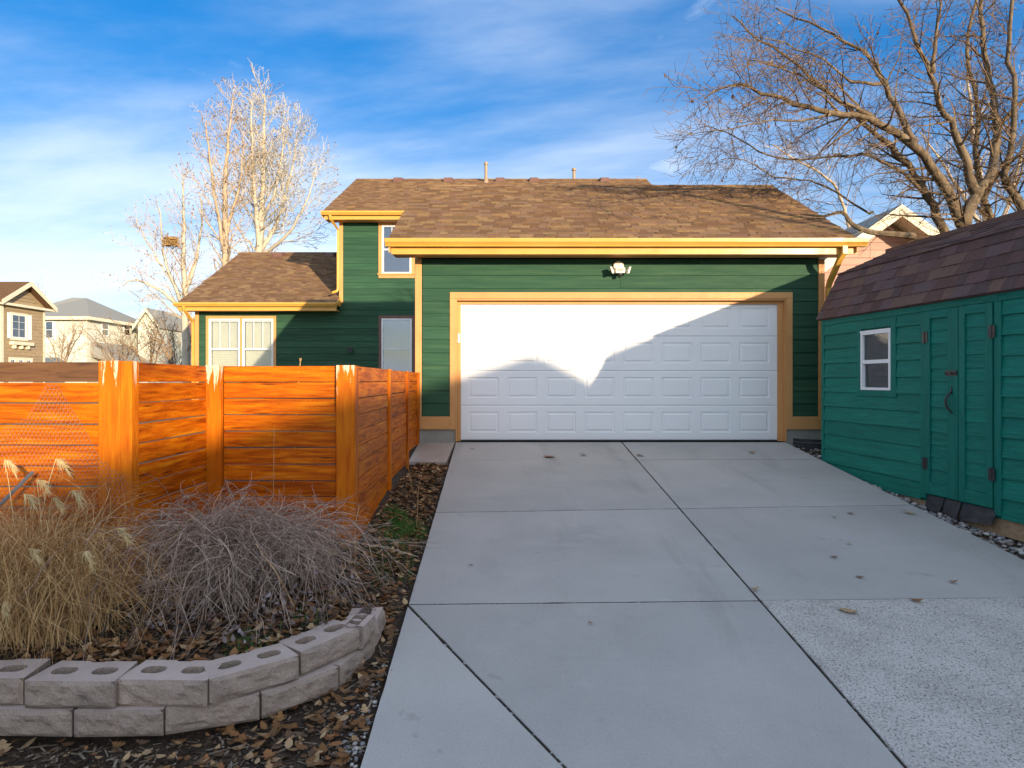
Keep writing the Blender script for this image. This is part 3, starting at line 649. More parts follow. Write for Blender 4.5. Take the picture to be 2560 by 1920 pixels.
# short return of the low roof in front of the tall wall
rt = MB(); rt.hexa([(hXm, hE, 3.20), (hXm+.04, hE, 3.20), (hXm+.04, HY-.04, 3.20), (hXm, HY-.04, 3.20), (hXm, hE, 3.275), (hXm+.04, hE, 3.275), (hXm+.04, HY-.04, 3.275+.53*.42), (hXm, HY-.04, 3.275+.53*.42)]); rt.build('roof_return', M_gutter, ho)
for x in (hX0, ): gable_fill(ho, M_wallcore, x+.001, HY+.13, 27.7, lowtop+.005, hE, 3.285, 4.62, .53)
for x in (hXm, hX1-.1): gable_fill(ho, M_wallcore, x+.001, HY+.13, 27.7, uptop+.005, hE, 6.02, 4.45, .537)
for (a, b, z) in (((437-CX)/F*hE, hXm+.03, 3.275), ((804-CX)/F*hE, 5.2, 6.01)):
    gutter(ho, a, b, hE-.01, z-.115); box('fascia', M_gutter, ho, a+.08, b-.02, hE+.005, hE+.03, z-.235, z-.03); box('soffit', M_trim, ho, a+.09, b-.03, hE+.032, HY-.04, z-.225, z-.21)
downspout(ho, [(hx(837), hE-.07, 5.9), (hx(838), hE-.05, 5.78), (hx(847), HY-.09, 5.55), (hx(847), HY-.09, 3.75), (hx(844), HY-.12, 3.66), (hx(836), HY-.25, 3.60)], .04)
downspout(ho, [((462-CX)/F*hE, hE-.07, 3.17), ((463-CX)/F*hE, hE-.05, 3.05), (hx(485), HY-.08, 2.75), (hx(486), HY-.08, 2.6), (hx(486), HY-.08, .0)], .04)
def on_main(px, below): return ((px-CX)/F*(hE+4.45-below), hE+4.45-below, 6.02+.537*(4.45-below))
def boxvent(x, y, z, m=M_vent, p=.537):
    MB().hexa([(x-.18, y-.2, z-.2*p+.005), (x+.18, y-.2, z-.2*p+.005), (x+.18, y+.18, z+.18*p), (x-.18, y+.18, z+.18*p), (x-.14, y-.17, z-.2*p+.17), (x+.14, y-.17, z-.2*p+.17), (x+.16, y+.14, z+.18*p+.04), (x-.16, y+.14, z+.18*p+.04)]).build('roof_vent', m, ho, bevel=.01)
for px in (996, 1121, 1250, 1335, 1511): boxvent(*on_main(px, .35))
for px in (699, 827): boxvent((px-CX)/F*(hE+4.3), hE+4.25, 3.285+.53*4.25, p=.53)
x, y, z = on_main(1215, .55)
pp = MB().lathe([(.12, -.08), (.06, .10), (.055, .12), (.055, .62), (.075, .62), (.075, .70), (.02, .72)], 12, (x, y, z)); pp.build('flue_pipe', M_pipe, ho, smooth=False)
x, y, z = on_main(1435, -.25); MB().lathe([(.06, -.1), (.055, .22), (.085, .24), (.085, .31), (.02, .34)], 12, (x, y, z)).build('flue_pipe', M_pipe, ho)
x, y, z = on_main(1595, .1); MB().lathe([(.02, -.1), (.02, .12)], 8, (x, y, z)).build('flue_pipe', M_pipe, ho)
x, z = hx(878), hz(875); dv = MB(); dv.lathe([(.055, 0), (.06, .05), (.085, .10), (.085, .13)], 12); dv.xform(Matrix.Translation((x, HY-.02, z)) @ Matrix.Rotation(R(90), 4, 'X')); dv.build('dryer_vent', M_rubber, ho)

# ------------------------------------------------------------------ shed (local frame: x along the long wall towards the viewer, y into the shed)
SL = 4.55; sC = (4.295, 8.72, 0.0); sang = math.atan2(-1, .1156)
sd = thing('garden_shed', 'teal wooden garden shed with gambrel roof of maroon shingles', 'shed', sC, rotz=sang)
sT, sB = 1.77, -.36
wx0, wx1, wz0, wz1 = .810, 1.325, .823, 1.526
swalls = MB()
for (a, b, c, d) in cut_rects(0.02, SL, sB, sT, [(wx0, wx1, wz0, wz1)]): swalls.box(a, b, .02, .08, c, d)
swalls.box(.02, .08, .08, 2.1, sB, sT).box(SL-.06, SL, .08, 2.1, sB, sT).box(.02, SL, 2.1, 2.16, sB, sT)
swalls.build('wall', M_shed, sd)
box('floor_deck', M_cut, sd, .09, SL-.07, .09, 2.09, sB, sB+.04)
bk, bz, rk, rz_ = .29, 2.40, 1.09, 2.745
for xe in (.02, SL-.06):
    MB().prism([(.03, sT+.001), (2.15, sT+.001), (2.18-bk, bz-.03), (rk, rz_-.03), (bk, bz-.03)], xe, xe+.06).build('gable_wall', M_shed, sd)
dr0, drm, dr1 = 1.862, 2.297, 2.690
holes_s = [(wx0-.075, wx1+.08, wz0-.075, wz1+.13), (1.78, 2.776, -1, 3)]
planks(sd, M_shed, .045, SL-.05, sB+.005, sT-.09, .019, .19, holes_s, th=.024)
box('corner_board', M_shed_v, sd, -.012, .043, -.004, .019, sB-.02, sT-.09, .003)
for (a, b) in ((-.01, 1.74), (1.742, 2.74), (2.742, SL+.01)): box('fascia', M_shed, sd, a, b, -.006, .019, sT-.088, sT+.012, .003)
for (a, b) in ((1.781, dr0-.003), (dr1+.012, 2.776)): box('door_jamb', M_shed_v, sd, a, b, -.012, .019, sB+.03, sT-.09, .003)
# window
w = window(sd, wx0, wx1, wz0, wz1, .015, None, rail=1.165, glass=M_glassclear, fw=.03)
for (a, b, c, d) in ((wx0-.075, wx0-.001, wz0-.075, wz1+.04), (wx1+.001, wx1+.08, wz0-.075, wz1+.13), (wx0-.075, wx1, wz1+.041, wz1+.13), (wx0, wx1, wz0-.075, wz0-.001)): box('casing', M_shed_v, w, a, b, -.008, .0185, c, d, .003)
box('drip_edge', M_white, w, wx0-.005, wx1+.005, -.018, .0, wz1-.004, wz1+.02)
# far window in the other wall, seen through the glass
box('rear_window_pane', M_blind, sd, 1.35, 1.75, 2.095, 2.099, .8, 1.5); 
# doors
for (a, b, st0, st1, lab) in ((dr0, drm-.004, .065, .13, 'left'), (drm+.004, dr1, .075, .075, 'right')):
    dz0, dz1 = -.27, 1.678
    D_ = MB().box(a, b, .004, .019, dz0, dz1).build('door', M_shed_v, sd)
    box('stile', M_shed_v, D_, a, a+st0, -.022, .0035, dz0, dz1, .003); box('stile', M_shed_v, D_, b-st1, b, -.022, .0035, dz0, dz1, .003)
    box('rail', M_shed, D_, a+st0+.001, b-st1-.001, -.021, .0035, dz1-.085, dz1-.001, .003); box('rail', M_shed, D_, a+st0+.001, b-st1-.001, -.021, .0035, dz0+.001, dz0+.13, .003)
    z = dz0+.131
    while z < dz1-.10:
        zt = min(z+.133, dz1-.086); xa, xb = a+st0+.001, b-st1-.001
        MB().hexa([(xa, -.009, z+.002), (xb, -.009, z+.002), (xb, .0037, z+.002), (xa, .0037, z+.002), (xa, -.001, zt), (xb, -.001, zt), (xb, .0037, zt), (xa, .0037, zt)]).build('panel_board', M_shed, D_); z += .133
    hxg = a if lab == 'left' else b
    for zh in (1.40, .05):
        hm_ = MB().box(hxg-.036, hxg-.004, -.028, -.0225, zh-.06, zh+.06).box(hxg+.004, hxg+.036, -.028, -.0225, zh-.06, zh+.06)
        hm_.tube([Vector((hxg, -.030, zh-.062)), Vector((hxg, -.030, zh+.062))], .006, 8); hm_.build('hinge', M_black, D_)
    if lab == 'left':
        lm = MB().box(b-.145, b-.005, -.030, -.0225, .985, 1.04); lm.tube([Vector((b-.15, -.038, 1.012)), Vector((b+.01, -.038, 1.012))], .008, 8); lm.box(b-.09, b-.06, -.048, -.030, 1.0, 1.024); lm.build('slide_bolt', M_black, D_)
        hb = MB(); pts = [Vector((b-.075, -.024, .83)), Vector((b-.085, -.05, .80)), Vector((b-.095, -.075, .74)), Vector((b-.092, -.07, .68)), Vector((b-.075, -.045, .63)), Vector((b-.065, -.024, .60))]
        hb.tube(pts, [.007, .009, .012, .012, .009, .006], 8); hb.hexa([(b-.09, -.028, .80), (b-.06, -.028, .80), (b-.06, -.0225, .80), (b-.09, -.0225, .80), (b-.078, -.028, .88), (b-.072, -.028, .88), (b-.072, -.0225, .88), (b-.078, -.0225, .88)]); hb.build('handle', M_black, D_)
# roof
def sroof(y0, z0, y1, z1, tk=.03):
    mb = MB(); n = Vector((0, -(z1-z0), y1-y0)).normalized()*tk
    mb.hexa([(-.05, y0-n.y, z0-n.z), (SL+.05, y0-n.y, z0-n.z), (SL+.05, y1-n.y, z1-n.z), (-.05, y1-n.y, z1-n.z), (-.05, y0, z0), (SL+.05, y0, z0), (SL+.05, y1, z1), (-.05, y1, z1)]); return mb
ro = sroof(-.045, sT-.005, bk, bz).build('roof', M_shedshingle, sd); sroof(bk, bz, rk, rz_).build('roof', M_shedshingle, sd)
for (a, b, c, d) in ((rk, rz_, 2.18-bk, bz), (2.18-bk, bz, 2.23, sT)): sroof(a, b, c, d).build('roof', M_shedshingle, sd)
Z3 = Vector((0, 0, 0))
l1 = math.hypot(bk+.045, bz-sT+.005)
shingles(ro, M_shedshingle, (-.06, -.05, sT-.005), (1, 0, 0), (0, bk+.045, bz-sT+.005), SL+.12, l1, l1/5, 300, wmin=.10, wmax=.30, th=(.006, .014), off=Z3)
l2 = math.hypot(rk-bk, rz_-bz)
shingles(ro, M_shedshingle, (-.06, bk-.03, bz-.008), (1, 0, 0), (0, rk-bk, rz_-bz), SL+.12, l2, l2/6, 150, wmin=.10, wmax=.30, th=(.008, .016), off=Z3)
box('ridge_cap', M_shedshingle, sd, -.05, SL+.05, rk-.12, rk+.12, rz_-.045, rz_+.012)
# skids and rubber flaps under the doors
box('skid', M_cut, sd, .05, SL-.05, .03, .13, -.52, sB-.002); box('skid', M_cut, sd, .05, SL-.05, 1.9, 2.0, -.56, sB-.002)
for (a, b, t) in ((1.86, 2.10, .02), (2.10, 2.31, -.02), (2.32, 2.72, .015)):
    MB().hexa([(a, -.035, -.445-t), (b, -.06, -.44+t), (b, -.052, -.44+t), (a, -.027, -.445-t), (a+.01, .004, -.285), (b, .0, -.285), (b, .012, -.285), (a+.01, .016, -.285)]).build('rubber_flap', M_rubber, sd)

# ------------------------------------------------------------------ fence
FT = 1.057; BP = .137
def frun(name, label, a, b, rows, m, posts, zbot, lean=0.0, first=None, face=1):
    """horizontal boards between two plan points a->b, seen from the right-hand side of a->b"""
    t = thing(name, label, 'fence', (a[0], a[1], zbot(0)))
    A = Vector((a[0], a[1], 0)); B = Vector((b[0], b[1], 0)); d = (B-A).normalized(); n = Vector((d.y, -d.x, 0))
    L_ = (B-A).length
    cuts = [0]+[s for s in posts if 0 < s < L_]+[L_]
    for s0, s1 in zip(cuts[:-1], cuts[1:]):
        for r in range(rows):
            zt = FT-r*BP; zz = zt-BP+.008+rng.uniform(-.0015, .0015)
            if zt-.03 < zbot((s0+s1)/2): continue
            q = .002; j = rng.uniform(-.003, .003); p0 = A+d*(s0+q)+n*j; p1 = A+d*(s1-q)+n*(j+rng.uniform(-.002, .002))
            sag0, sag1 = rng.uniform(-.0025, .0025), rng.uniform(-.0025, .0025)
            th = n*.024
            MB().hexa([(*(p0)[:2], zz+sag0), (*(p1)[:2], zz+sag1), (*(p1-th)[:2], zz+sag1), (*(p0-th)[:2], zz+sag0), (*(p0)[:2], zt+sag0), (*(p1)[:2], zt+sag1), (*(p1-th)[:2], zt+sag1), (*(p0-th)[:2], zt+sag0)][:4][::1] + [Vector((*(p0)[:2], zt+sag0)), Vector((*(p1)[:2], zt+sag1)), Vector((*(p1-th)[:2], zt+sag1)), Vector((*(p0-th)[:2], zt+sag0))]).build('board', (first if (first and r == 0) else m), t, bevel=.003, bseg=1)
    return t
def fpost(parent, cx, cy, w, dpt, z0, z1, m=None, name='post', rot=0):
    mb = MB().box(-w/2, w/2, -dpt/2, dpt/2, z0, z1); mb.xform(Matrix.Translation((cx, cy, 0)) @ Matrix.Rotation(rot, 4, 'Z')); return mb.build(name, m or M_fz, parent, bevel=.004)
fA = frun('wood_fence', 'orange stained board fence behind the dry ornamental grass, leftmost run', (-4.6, 4.20), (-2.66, 4.20), 11, M_fx, [], lambda s: -.52, first=M_fdark)
fpost(fA, -2.585, 4.185, .142, .05, -.55, FT+.008, M_fpeel); fpost(fA, -2.475, 4.20, .075, .085, -.55, FT+.006, M_fpeel)
fB = frun('wood_fence', 'short stained fence run stepping back between two posts behind the tangled shrub', (-2.46, 4.27), (-2.475, 5.275), 11, M_fy, [], lambda s: -.46)
fC = frun('wood_fence', 'orange stained fence run facing the alley, right of the set-back post', (-2.36, 5.33), (-1.42, 5.33), 11, M_fx, [], lambda s: -.44)
fpost(fC, -2.425, 5.305, .13, .05, -.5, FT+.005, M_fpeel); fpost(fC, -2.42, 5.37, .09, .07, -.5, FT+.002)
fpost(fC, -1.335, 5.31, .15, .05, -.5, FT+.006, M_fpeel); fpost(fC, -1.268, 5.355, .03, .13, -.5, FT+.003)
fD = frun('wood_fence', 'stained fence run beside the driveway leading to the garage corner', (-1.255, 5.43), (-1.36, 9.77), 11, M_fy, [1.57, 3.07], lambda s: dz(5.43+s)+.09)
for (Yp, wd_) in ((7.0, .07), (8.5, .07), (9.74, .06)):
    xp = -1.255-.0242*(Yp-5.43); fpost(fD, xp+.012, Yp, .03, wd_+.03, dz(Yp)-.1, FT+.004)
for ch in list(fD.children): pass

# ------------------------------------------------------------------ chicken wire on the left fence run
def in_tri(p, poly):
    c = False; j = len(poly)-1
    for i in range(len(poly)):
        if ((poly[i][1] > p[1]) != (poly[j][1] > p[1])) and (p[0] < (poly[j][0]-poly[i][0])*(p[1]-poly[i][1])/(poly[j][1]-poly[i][1])+poly[i][0]): c = not c
        j = i
    return c
cw = MB(); cell = .0165; YW = 4.10
poly = [(P(x, y, YW).x, P(x, y, YW).z) for (x, y) in ((-60, 1110), (60, 1052), (118, 968), (148, 962), (200, 1060), (262, 1160), (345, 1222), (330, 1300), (-60, 1300))]
hw = cell*math.sqrt(3); done = set()
for r in range(60):
    for c in range(60):
        cx_ = -3.6+c*hw+(r % 2)*hw/2; cz_ = -.1+r*cell*1.5
        if not in_tri((cx_, cz_), poly): continue
        pt = []
        for k in range(6):
            a = R(60*k+30); X = cx_+cell*math.cos(a); Z = cz_+cell*math.sin(a)
            n1 = mnoise.noise((X*4, Z*4, 1)); n2 = mnoise.noise((X*3, Z*3, 9))
            pt.append(Vector((X+.012*n1, YW+.022*n2-.05*max(0, .4-Z)*.5, Z+.010*n2)))
        for k in range(6):
            a, b = pt[k], pt[(k+1) % 6]; key = tuple(sorted(((round(a.x, 3), round(a.z, 3)), (round(b.x, 3), round(b.z, 3)))))
            if key in done: continue
            done.add(key); cw.tube([a, b], .00125, 3, cap=False)
tag(cw.build('chicken_wire', M_wire), 'rusty hexagonal chicken wire hung against the leftmost fence run', 'wire mesh')

# ------------------------------------------------------------------ retaining wall of cored blocks
rw = thing('retaining_wall', 'low curved wall of cored grey concrete blocks around the planting bed', 'retaining wall', (-1.7, 3.2, -.83))
def block(fl_, fr_, zt, h=.131, depth=.225, holes=True, taper=.02):
    """front-left / front-right plan points of the top edge"""
    a = Vector((fl_[0], fl_[1], 0)); b = Vector((fr_[0], fr_[1], 0)); d = (b-a); L_ = d.length-.006; d.normalize(); n = Vector((-d.y, d.x, 0)); a = a+d*.003
    mb = MB(); NX, NZ = 22, 7
    # outline with tapered back and the notches between the cores
    def pt(u, v, z): return a+d*u+n*v+Vector((0, 0, z))
    out = [(0, 0), (L_, 0), (L_-taper*.4, depth*.45), (L_-taper, depth), (L_*.60, depth), (L_*.57, depth-.014), (L_*.43, depth-.014), (L_*.40, depth), (taper, depth), (taper*.4, depth*.45)]
    # cores as stadium holes bridged into the top polygon with triangle fill
    import bmesh
    bm = bmesh.new()
    ring = [bm.verts.new((u, v, 0)) for (u, v) in out]; ed = [bm.edges.new((ring[k], ring[(k+1) % len(ring)])) for k in range(len(ring))]
    hr = []
    if holes:
        for cu in (L_*.27, L_*.73):
            vs_ = []; rw_, rl = .036, .026
            for k in range(20):
                t = 2*math.pi*k/20; vs_.append(bm.verts.new((cu+(rl if math.cos(t) > 0 else -rl)*1.0+rw_*math.cos(t), depth*.50+rw_*1.15*math.sin(t), 0)))
            hr.append(vs_); ed += [bm.edges.new((vs_[k], vs_[(k+1) % 20])) for k in range(20)]
    bmesh.ops.triangle_fill(bm, use_beauty=True, edges=ed)
    bm.verts.index_update()
    i0 = len(mb.v); mb.v += [tuple(pt(q.co.x, q.co.y, zt)) for q in bm.verts]
    for f_ in bm.faces:
        ids = [i0+q.index for q in f_.verts]
        if f_.normal.z < 0: ids.reverse()
        mb.f.append(tuple(ids))
    ntop = len(mb.f)
    def wallring(pts, ztop, zb, inward=False):
        n0 = len(mb.v); m = len(pts)
        mb.v += [tuple(pt(u, v, ztop)) for (u, v) in pts]+[tuple(pt(u, v, zb)) for (u, v) in pts]
        for k in range(m):
            k2 = (k+1) % m; q = (n0+m+k, n0+m+k2, n0+k2, n0+k); mb.f.append(q if not inward else q[::-1])
        return n0
    for vs_ in hr:
        co = [(q.co.x, q.co.y) for q in vs_]; n0 = wallring(co, zt, zt-.045, True); mb.f.append(tuple(n0+len(co)+k for k in range(len(co))))
    bm.free()
    wallring(out[1:]+[out[0]], zt, zt-h)      # sides (front replaced below by a rough split face in front of it)
    i1 = len(mb.v); sd_ = rng.uniform(0, 50)
    for jz in range(NZ+1):
        for ix in range(NX+1):
            u = L_*ix/NX; z = zt-h*jz/NZ; e = min(1, min(ix, NX-ix)/2.0, min(jz, NZ-jz)/1.2)
            v = -.004-.020*e*(.55+.9*mnoise.noise((u*14+sd_, z*22, sd_)))-.006*e*mnoise.noise((u*50, z*60, sd_))
            mb.v.append(tuple(pt(u, v if e > 0 else 0.0, z)))
    for jz in range(NZ):
        for ix in range(NX):
            k = i1+jz*(NX+1)+ix; mb.f.append((k, k+NX+1, k+NX+2, k+1))
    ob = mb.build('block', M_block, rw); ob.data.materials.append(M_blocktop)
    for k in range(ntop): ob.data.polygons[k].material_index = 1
    return ob
ZT = -.55
def pl(x, y, z=ZT): Y = (CH-z)*F/(y-CY); return ((x-CX)/F*Y, Y)
top = [((-190, 1698), (60, 1696)), ((60, 1703), (288, 1705)), ((290, 1697), (519, 1700)), ((522, 1698), (748, 1637)), ((752, 1631), (905, 1565))]
for (a, b) in top: block(pl(*a), pl(*b), ZT+rng.uniform(-.003, .003))
block(pl(908, 1572), pl(938, 1541), ZT+.012, h=.135, depth=.16, holes=True); block(pl(936, 1562, ZT-.02), pl(958, 1517, ZT-.02), ZT-.02, h=.15, depth=.2)
low = [((-300, 1772), (-40, 1772)), ((-38, 1772), (181, 1775)), ((184, 1776), (409, 1773)), ((412, 1771), (650, 1736)), ((654, 1734), (847, 1667)), ((849, 1664), (938, 1597))]
Z2 = ZT-.134
for (a, b) in low: block(pl(a[0], a[1], Z2), pl(b[0], b[1], Z2), Z2-rng.uniform(0, .002), holes=False)

# ------------------------------------------------------------------ scatter: litter, mulch, pebbles, grass, fallen leaves
def leaf(mb, p, size, rot, tilt, r, lobed=False):
    """bent leaf blade of a few faces"""
    c, s = math.cos(rot), math.sin(rot); ax = Vector((c, s, 0)); sd_ = Vector((-s, c, 0)); up = Vector((0, 0, 1))
    ax = (ax+up*tilt).normalized(); cu = r.uniform(.1, .5)
    if lobed: prof = [(0, .06), (.15, .22), (.22, .13), (.36, .42), (.46, .2), (.62, .46), (.70, .2), (.84, .26), (1, .02)]
    else: prof = [(0, .03), (.25, .24), (.55, .28), (.82, .15), (1, .01)]
    i = len(mb.v); n = len(prof)
    for (t, w) in prof:
        q = p+ax*(t-.5)*size+up*(size*cu*(2*(t-.5))**2*.5)
        mb.v += [tuple(q+sd_*w*size+up*size*.22*w*2*cu), tuple(q), tuple(q-sd_*w*size+up*size*.22*w*2*cu)]
    for k in range(n-1):
        b = i+3*k; mb.f += [(b, b+1, b+4, b+3), (b+1, b+2, b+5, b+4)]
lr = random.Random(5)
def bedpt():
    while True:
        X = lr.uniform(-3.4, -.66); Y = lr.uniform(2.75, 9.4)
        if X > XL(Y)-.02: continue
        if Y > 4.15 and X < -2.45: continue
        if Y > 5.25 and X < -1.22: continue
        if Y < wallY(X)+.2 and Y > wallY(X)-.02: continue
        if Y > 8.6: continue
        return X, Y
lit = MB(); gl = MB(); mu = MB()
for k in range(7500):
    X, Y = bedpt()
    dens = .40+.6*sstep(-.1, .5, mnoise.noise((X*1.7, Y*1.7, 3)))+(.4 if X > -1.5 else 0)
    if Y < wallY(X): dens *= .35
    if lr.random() > dens: continue
    leaf(lit, Vector((X, Y, gz(X, Y)+lr.uniform(.006, .045))), lr.uniform(.025, .085), lr.uniform(0, 6.3), lr.uniform(-.5, .5), lr, lobed=lr.random() < .35)
tag(lit.build('leaf_litter', M_deadleaf), 'brown fallen leaves strewn over the planting bed', 'leaf litter', kind='stuff')
for k in range(9000):
    X, Y = bedpt(); p = Vector((X, Y, gz(X, Y)+.006)); a = lr.uniform(0, 6.3); s = lr.uniform(.006, .026) if lr.random() < .93 else lr.uniform(.03, .09); w = lr.uniform(.002, .006)
    d = Vector((math.cos(a), math.sin(a), lr.uniform(-.25, .35)))*s; sdv = Vector((-math.sin(a), math.cos(a), lr.uniform(-.3, .3)))*w; up = Vector((0, 0, w*.7))
    mu.hexa([p-d-sdv, p+d-sdv, p+d+sdv, p-d+sdv, p-d-sdv+up, p+d-sdv+up, p+d+sdv+up, p-d+sdv+up])
tag(mu.build('mulch', M_mulch), 'dark wood mulch chips and twigs covering the bed', 'mulch', kind='stuff')
def pebble(mb, p, r, rr):
    i = len(mb.v); sx, sy, sz = rr.uniform(.8, 1.3), rr.uniform(.7, 1.1), rr.uniform(.5, .8); a = rr.uniform(0, 6.3)
    for (zz, rad, n) in ((-.75, .6, 6), (-.1, 1, 6), (.55, .8, 6)):
        for k in range(n):
            t = 2*math.pi*k/n+zz; x = rad*math.cos(t)*sx; y = rad*math.sin(t)*sy
            mb.v.append((p.x+r*(x*math.cos(a)-y*math.sin(a)), p.y+r*(x*math.sin(a)+y*math.cos(a)), p.z+r*zz*sz))
    mb.v.append((p.x, p.y, p.z+r*.95*sz)); top_ = len(mb.v)-1
    for j in range(2):
        for k in range(6): mb.f.append((i+j*6+k, i+j*6+(k+1) % 6, i+j*6+6+(k+1) % 6, i+j*6+6+k))
    for k in range(6): mb.f.append((i+12+k, i+12+(k+1) % 6, top_))
pb = MB()
def shedX(Y): return 4.295-.1156*(Y-8.72)
for k in range(1500):
    Y = lr.uniform(4.4, 9.6); X = lr.uniform(XR(Y)+.005, XR(Y)+(.5 if Y < 8.6 else .6))
    if Y < 8.65 and X > shedX(Y)+.10: continue
    if Y > 7.6 and lr.random() < .75: continue
    pebble(pb, Vector((X, Y, gz(X, Y)+lr.uniform(.0, .02))), lr.uniform(.010, .034), lr)
tag(pb.build('pebbles', M_peb, smooth=True), 'grey river pebbles in the strip between driveway and shed', 'pebbles', kind='stuff')
pb2 = MB()
for k in range(160):
    Y = lr.uniform(2.9, 3.9); X = XL(Y)-abs(lr.gauss(0, .07))-.02; pebble(pb2, Vector((X, Y, gz(X, Y)+.006)), lr.uniform(.004, .016), lr)
tag(pb2.build('pebbles', M_peb, smooth=True), 'pale small pebbles at the driveway edge below the block wall', 'pebbles', kind='stuff')
gr = MB()
def blade(mb, p, h, w, lean, rr):
    a = rr.uniform(0, 6.3); s = Vector((math.cos(a), math.sin(a), 0))*w; l = Vector((math.cos(a+1.6), math.sin(a+1.6), 0))*lean
    i = len(mb.v); m_ = p+Vector((0, 0, h*.55))+l*.35; t = p+Vector((0, 0, h))+l
    mb.v += [tuple(p-s), tuple(p+s), tuple(m_+s*.7), tuple(m_-s*.7), tuple(t)]; mb.f += [(i, i+1, i+2, i+3), (i+3, i+2, i+4)]
for (cx_, cy_, sr, n) in ((-1.10, 6.25, .07, 600), (-.92, 6.0, .09, 1300), (-.98, 5.75, .10, 500), (-.95, 5.2, .16, 260), (-1.45, 3.62, .08, 160), (-1.15, 3.95, .06, 90)):
    for k in range(n):
        X = cx_+lr.gauss(0, sr); Y = cy_+lr.gauss(0, sr*1.2)
        if X > XL(Y)-.02 or (X < -1.2 and Y > 5.2): continue
        blade(gr, Vector((X, Y, gz(X, Y)-.004)), lr.uniform(.025, .085), .0026, lr.uniform(0, .045), lr)
tag(gr.build('grass_patch', M_grass), 'small tufts of green grass by the fence corner post', 'grass', kind='stuff')
# leaves lying singly on the concrete
LV = [(2273, 1285, .085, 'curled orange-brown leaf on the driveway near the shed doors'), (2126, 1285, .05, 'small brown leaf on the driveway left of the curled orange leaf'),
      (2122, 1361, .035, 'tiny reddish leaf mid-slab on the right side of the driveway'), (2383, 1458, .05, 'dark red leaf near the lower right slab edge'),
      (2120, 1531, .085, 'brown leaf lying on the rough aggregate slab'), (2290, 1505, .07, 'tan leaf on the joint of the aggregate slab'), (1885, 1477, .06, 'leaf beside the driveway centre joint'),
      (1373, 1143, .13, 'crumpled tan leaf in front of the garage door, left one'), (1459, 1139, .08, 'crumpled tan leaf in front of the garage door, middle one'), (1601, 1140, .09, 'crumpled tan leaf by the centre joint near the garage door'),
      (1181, 1124, .05, 'small dark leaf at the left foot of the garage door'), (1880, 1133, .09, 'tan leaf in front of the right end of the garage door'), (2086, 1295, .04, 'dark leaf scrap above the middle of the right slab'),
      (1178, 1415, .03, 'tiny dark leaf scrap on the left middle slab'), (2085, 1395, .05, 'dark curled leaf scrap on the right middle slab'), (1477, 1561, .03, 'small dark leaf scrap on the large left slab'), (2150, 1445, .05, 'slim dark twig-like leaf on the right middle slab')]
for k, (x, y, s, lab) in enumerate(LV):
    Y = 3476/(y-750); X = (x-CX)/F*Y; mb = MB(); leaf(mb, Vector((X, Y, dz(Y)+.012)), s*1.35, lr.uniform(-.6, .6), lr.uniform(-.1, .1), lr, lobed=(k in (4, 7)))
    tag(mb.build('fallen_leaf', M_deadleaf), lab, 'leaf', 'single leaves on the driveway')
mb = MB(); X, Y = pl(935, 1660, -.70)
leaf(mb, Vector((-.80, 3.62, gz(-.8, 3.62)+.03)), .12, 1.9, .2, lr, lobed=True); tag(mb.build('fallen_leaf', M_deadleaf), 'rust-brown lobed oak leaf between the block wall and driveway', 'leaf', 'single leaves on the driveway')

# ------------------------------------------------------------------ ornamental grass, tangled shrub, stalks, tube
def arc(p, az, out, h, droop, n=8, wob=.0, r=lr):
    """arching stem: rises to h and bends over outwards"""
    pts = []; dx_, dy_ = math.cos(az), math.sin(az); ph_ = r.uniform(0, 6)
    for k in range(n+1):
        t = k/n; z = h*(1-(1-t)**1.9)-droop*t**3; o = out*(t**1.6)
        w_ = wob*math.sin(ph_+t*7)*t
        pts.append(Vector((p.x+dx_*o-dy_*w_, p.y+dy_*o+dx_*w_, p.z+z)))
    return pts
def ribbon(mb, pts, w):
    i = len(mb.v); n = len(pts)
    a = lr.uniform(0, 6.3); s = Vector((math.cos(a), math.sin(a), .3))
    for k, p in enumerate(pts):
        q = w*(1-(k/(n-1))**2*.85); mb.v += [tuple(p-s*q), tuple(p+s*q)]
    for k in range(n-1): b = i+2*k; mb.f.append((b, b+1, b+3, b+2))
og = thing('ornamental_grass', 'dry straw-coloured ornamental grass clump with drooping plumes', 'grass clump', (-2.82, 3.80, -.57))
bl = MB()
for k in range(3200):
    a = lr.uniform(0, 6.3); rr = abs(lr.gauss(0, .17)); p = Vector((-2.82+rr*math.cos(a)*1.3, 3.80+rr*math.sin(a)*.7, -.58)); az = a+lr.gauss(0, 1.1)
    h = lr.uniform(.22, 1.0); pts = arc(p, az, lr.uniform(.12, .85), h, lr.uniform(0, 1.0)*h, 8, .09)
    pts = [q if q.y < 4.14 else Vector((q.x, 4.14, q.z)) for q in pts]
    ribbon(bl, pts, lr.uniform(.0014, .0030))
tag(bl.build('blades', M_straw, og), kind='stuff')
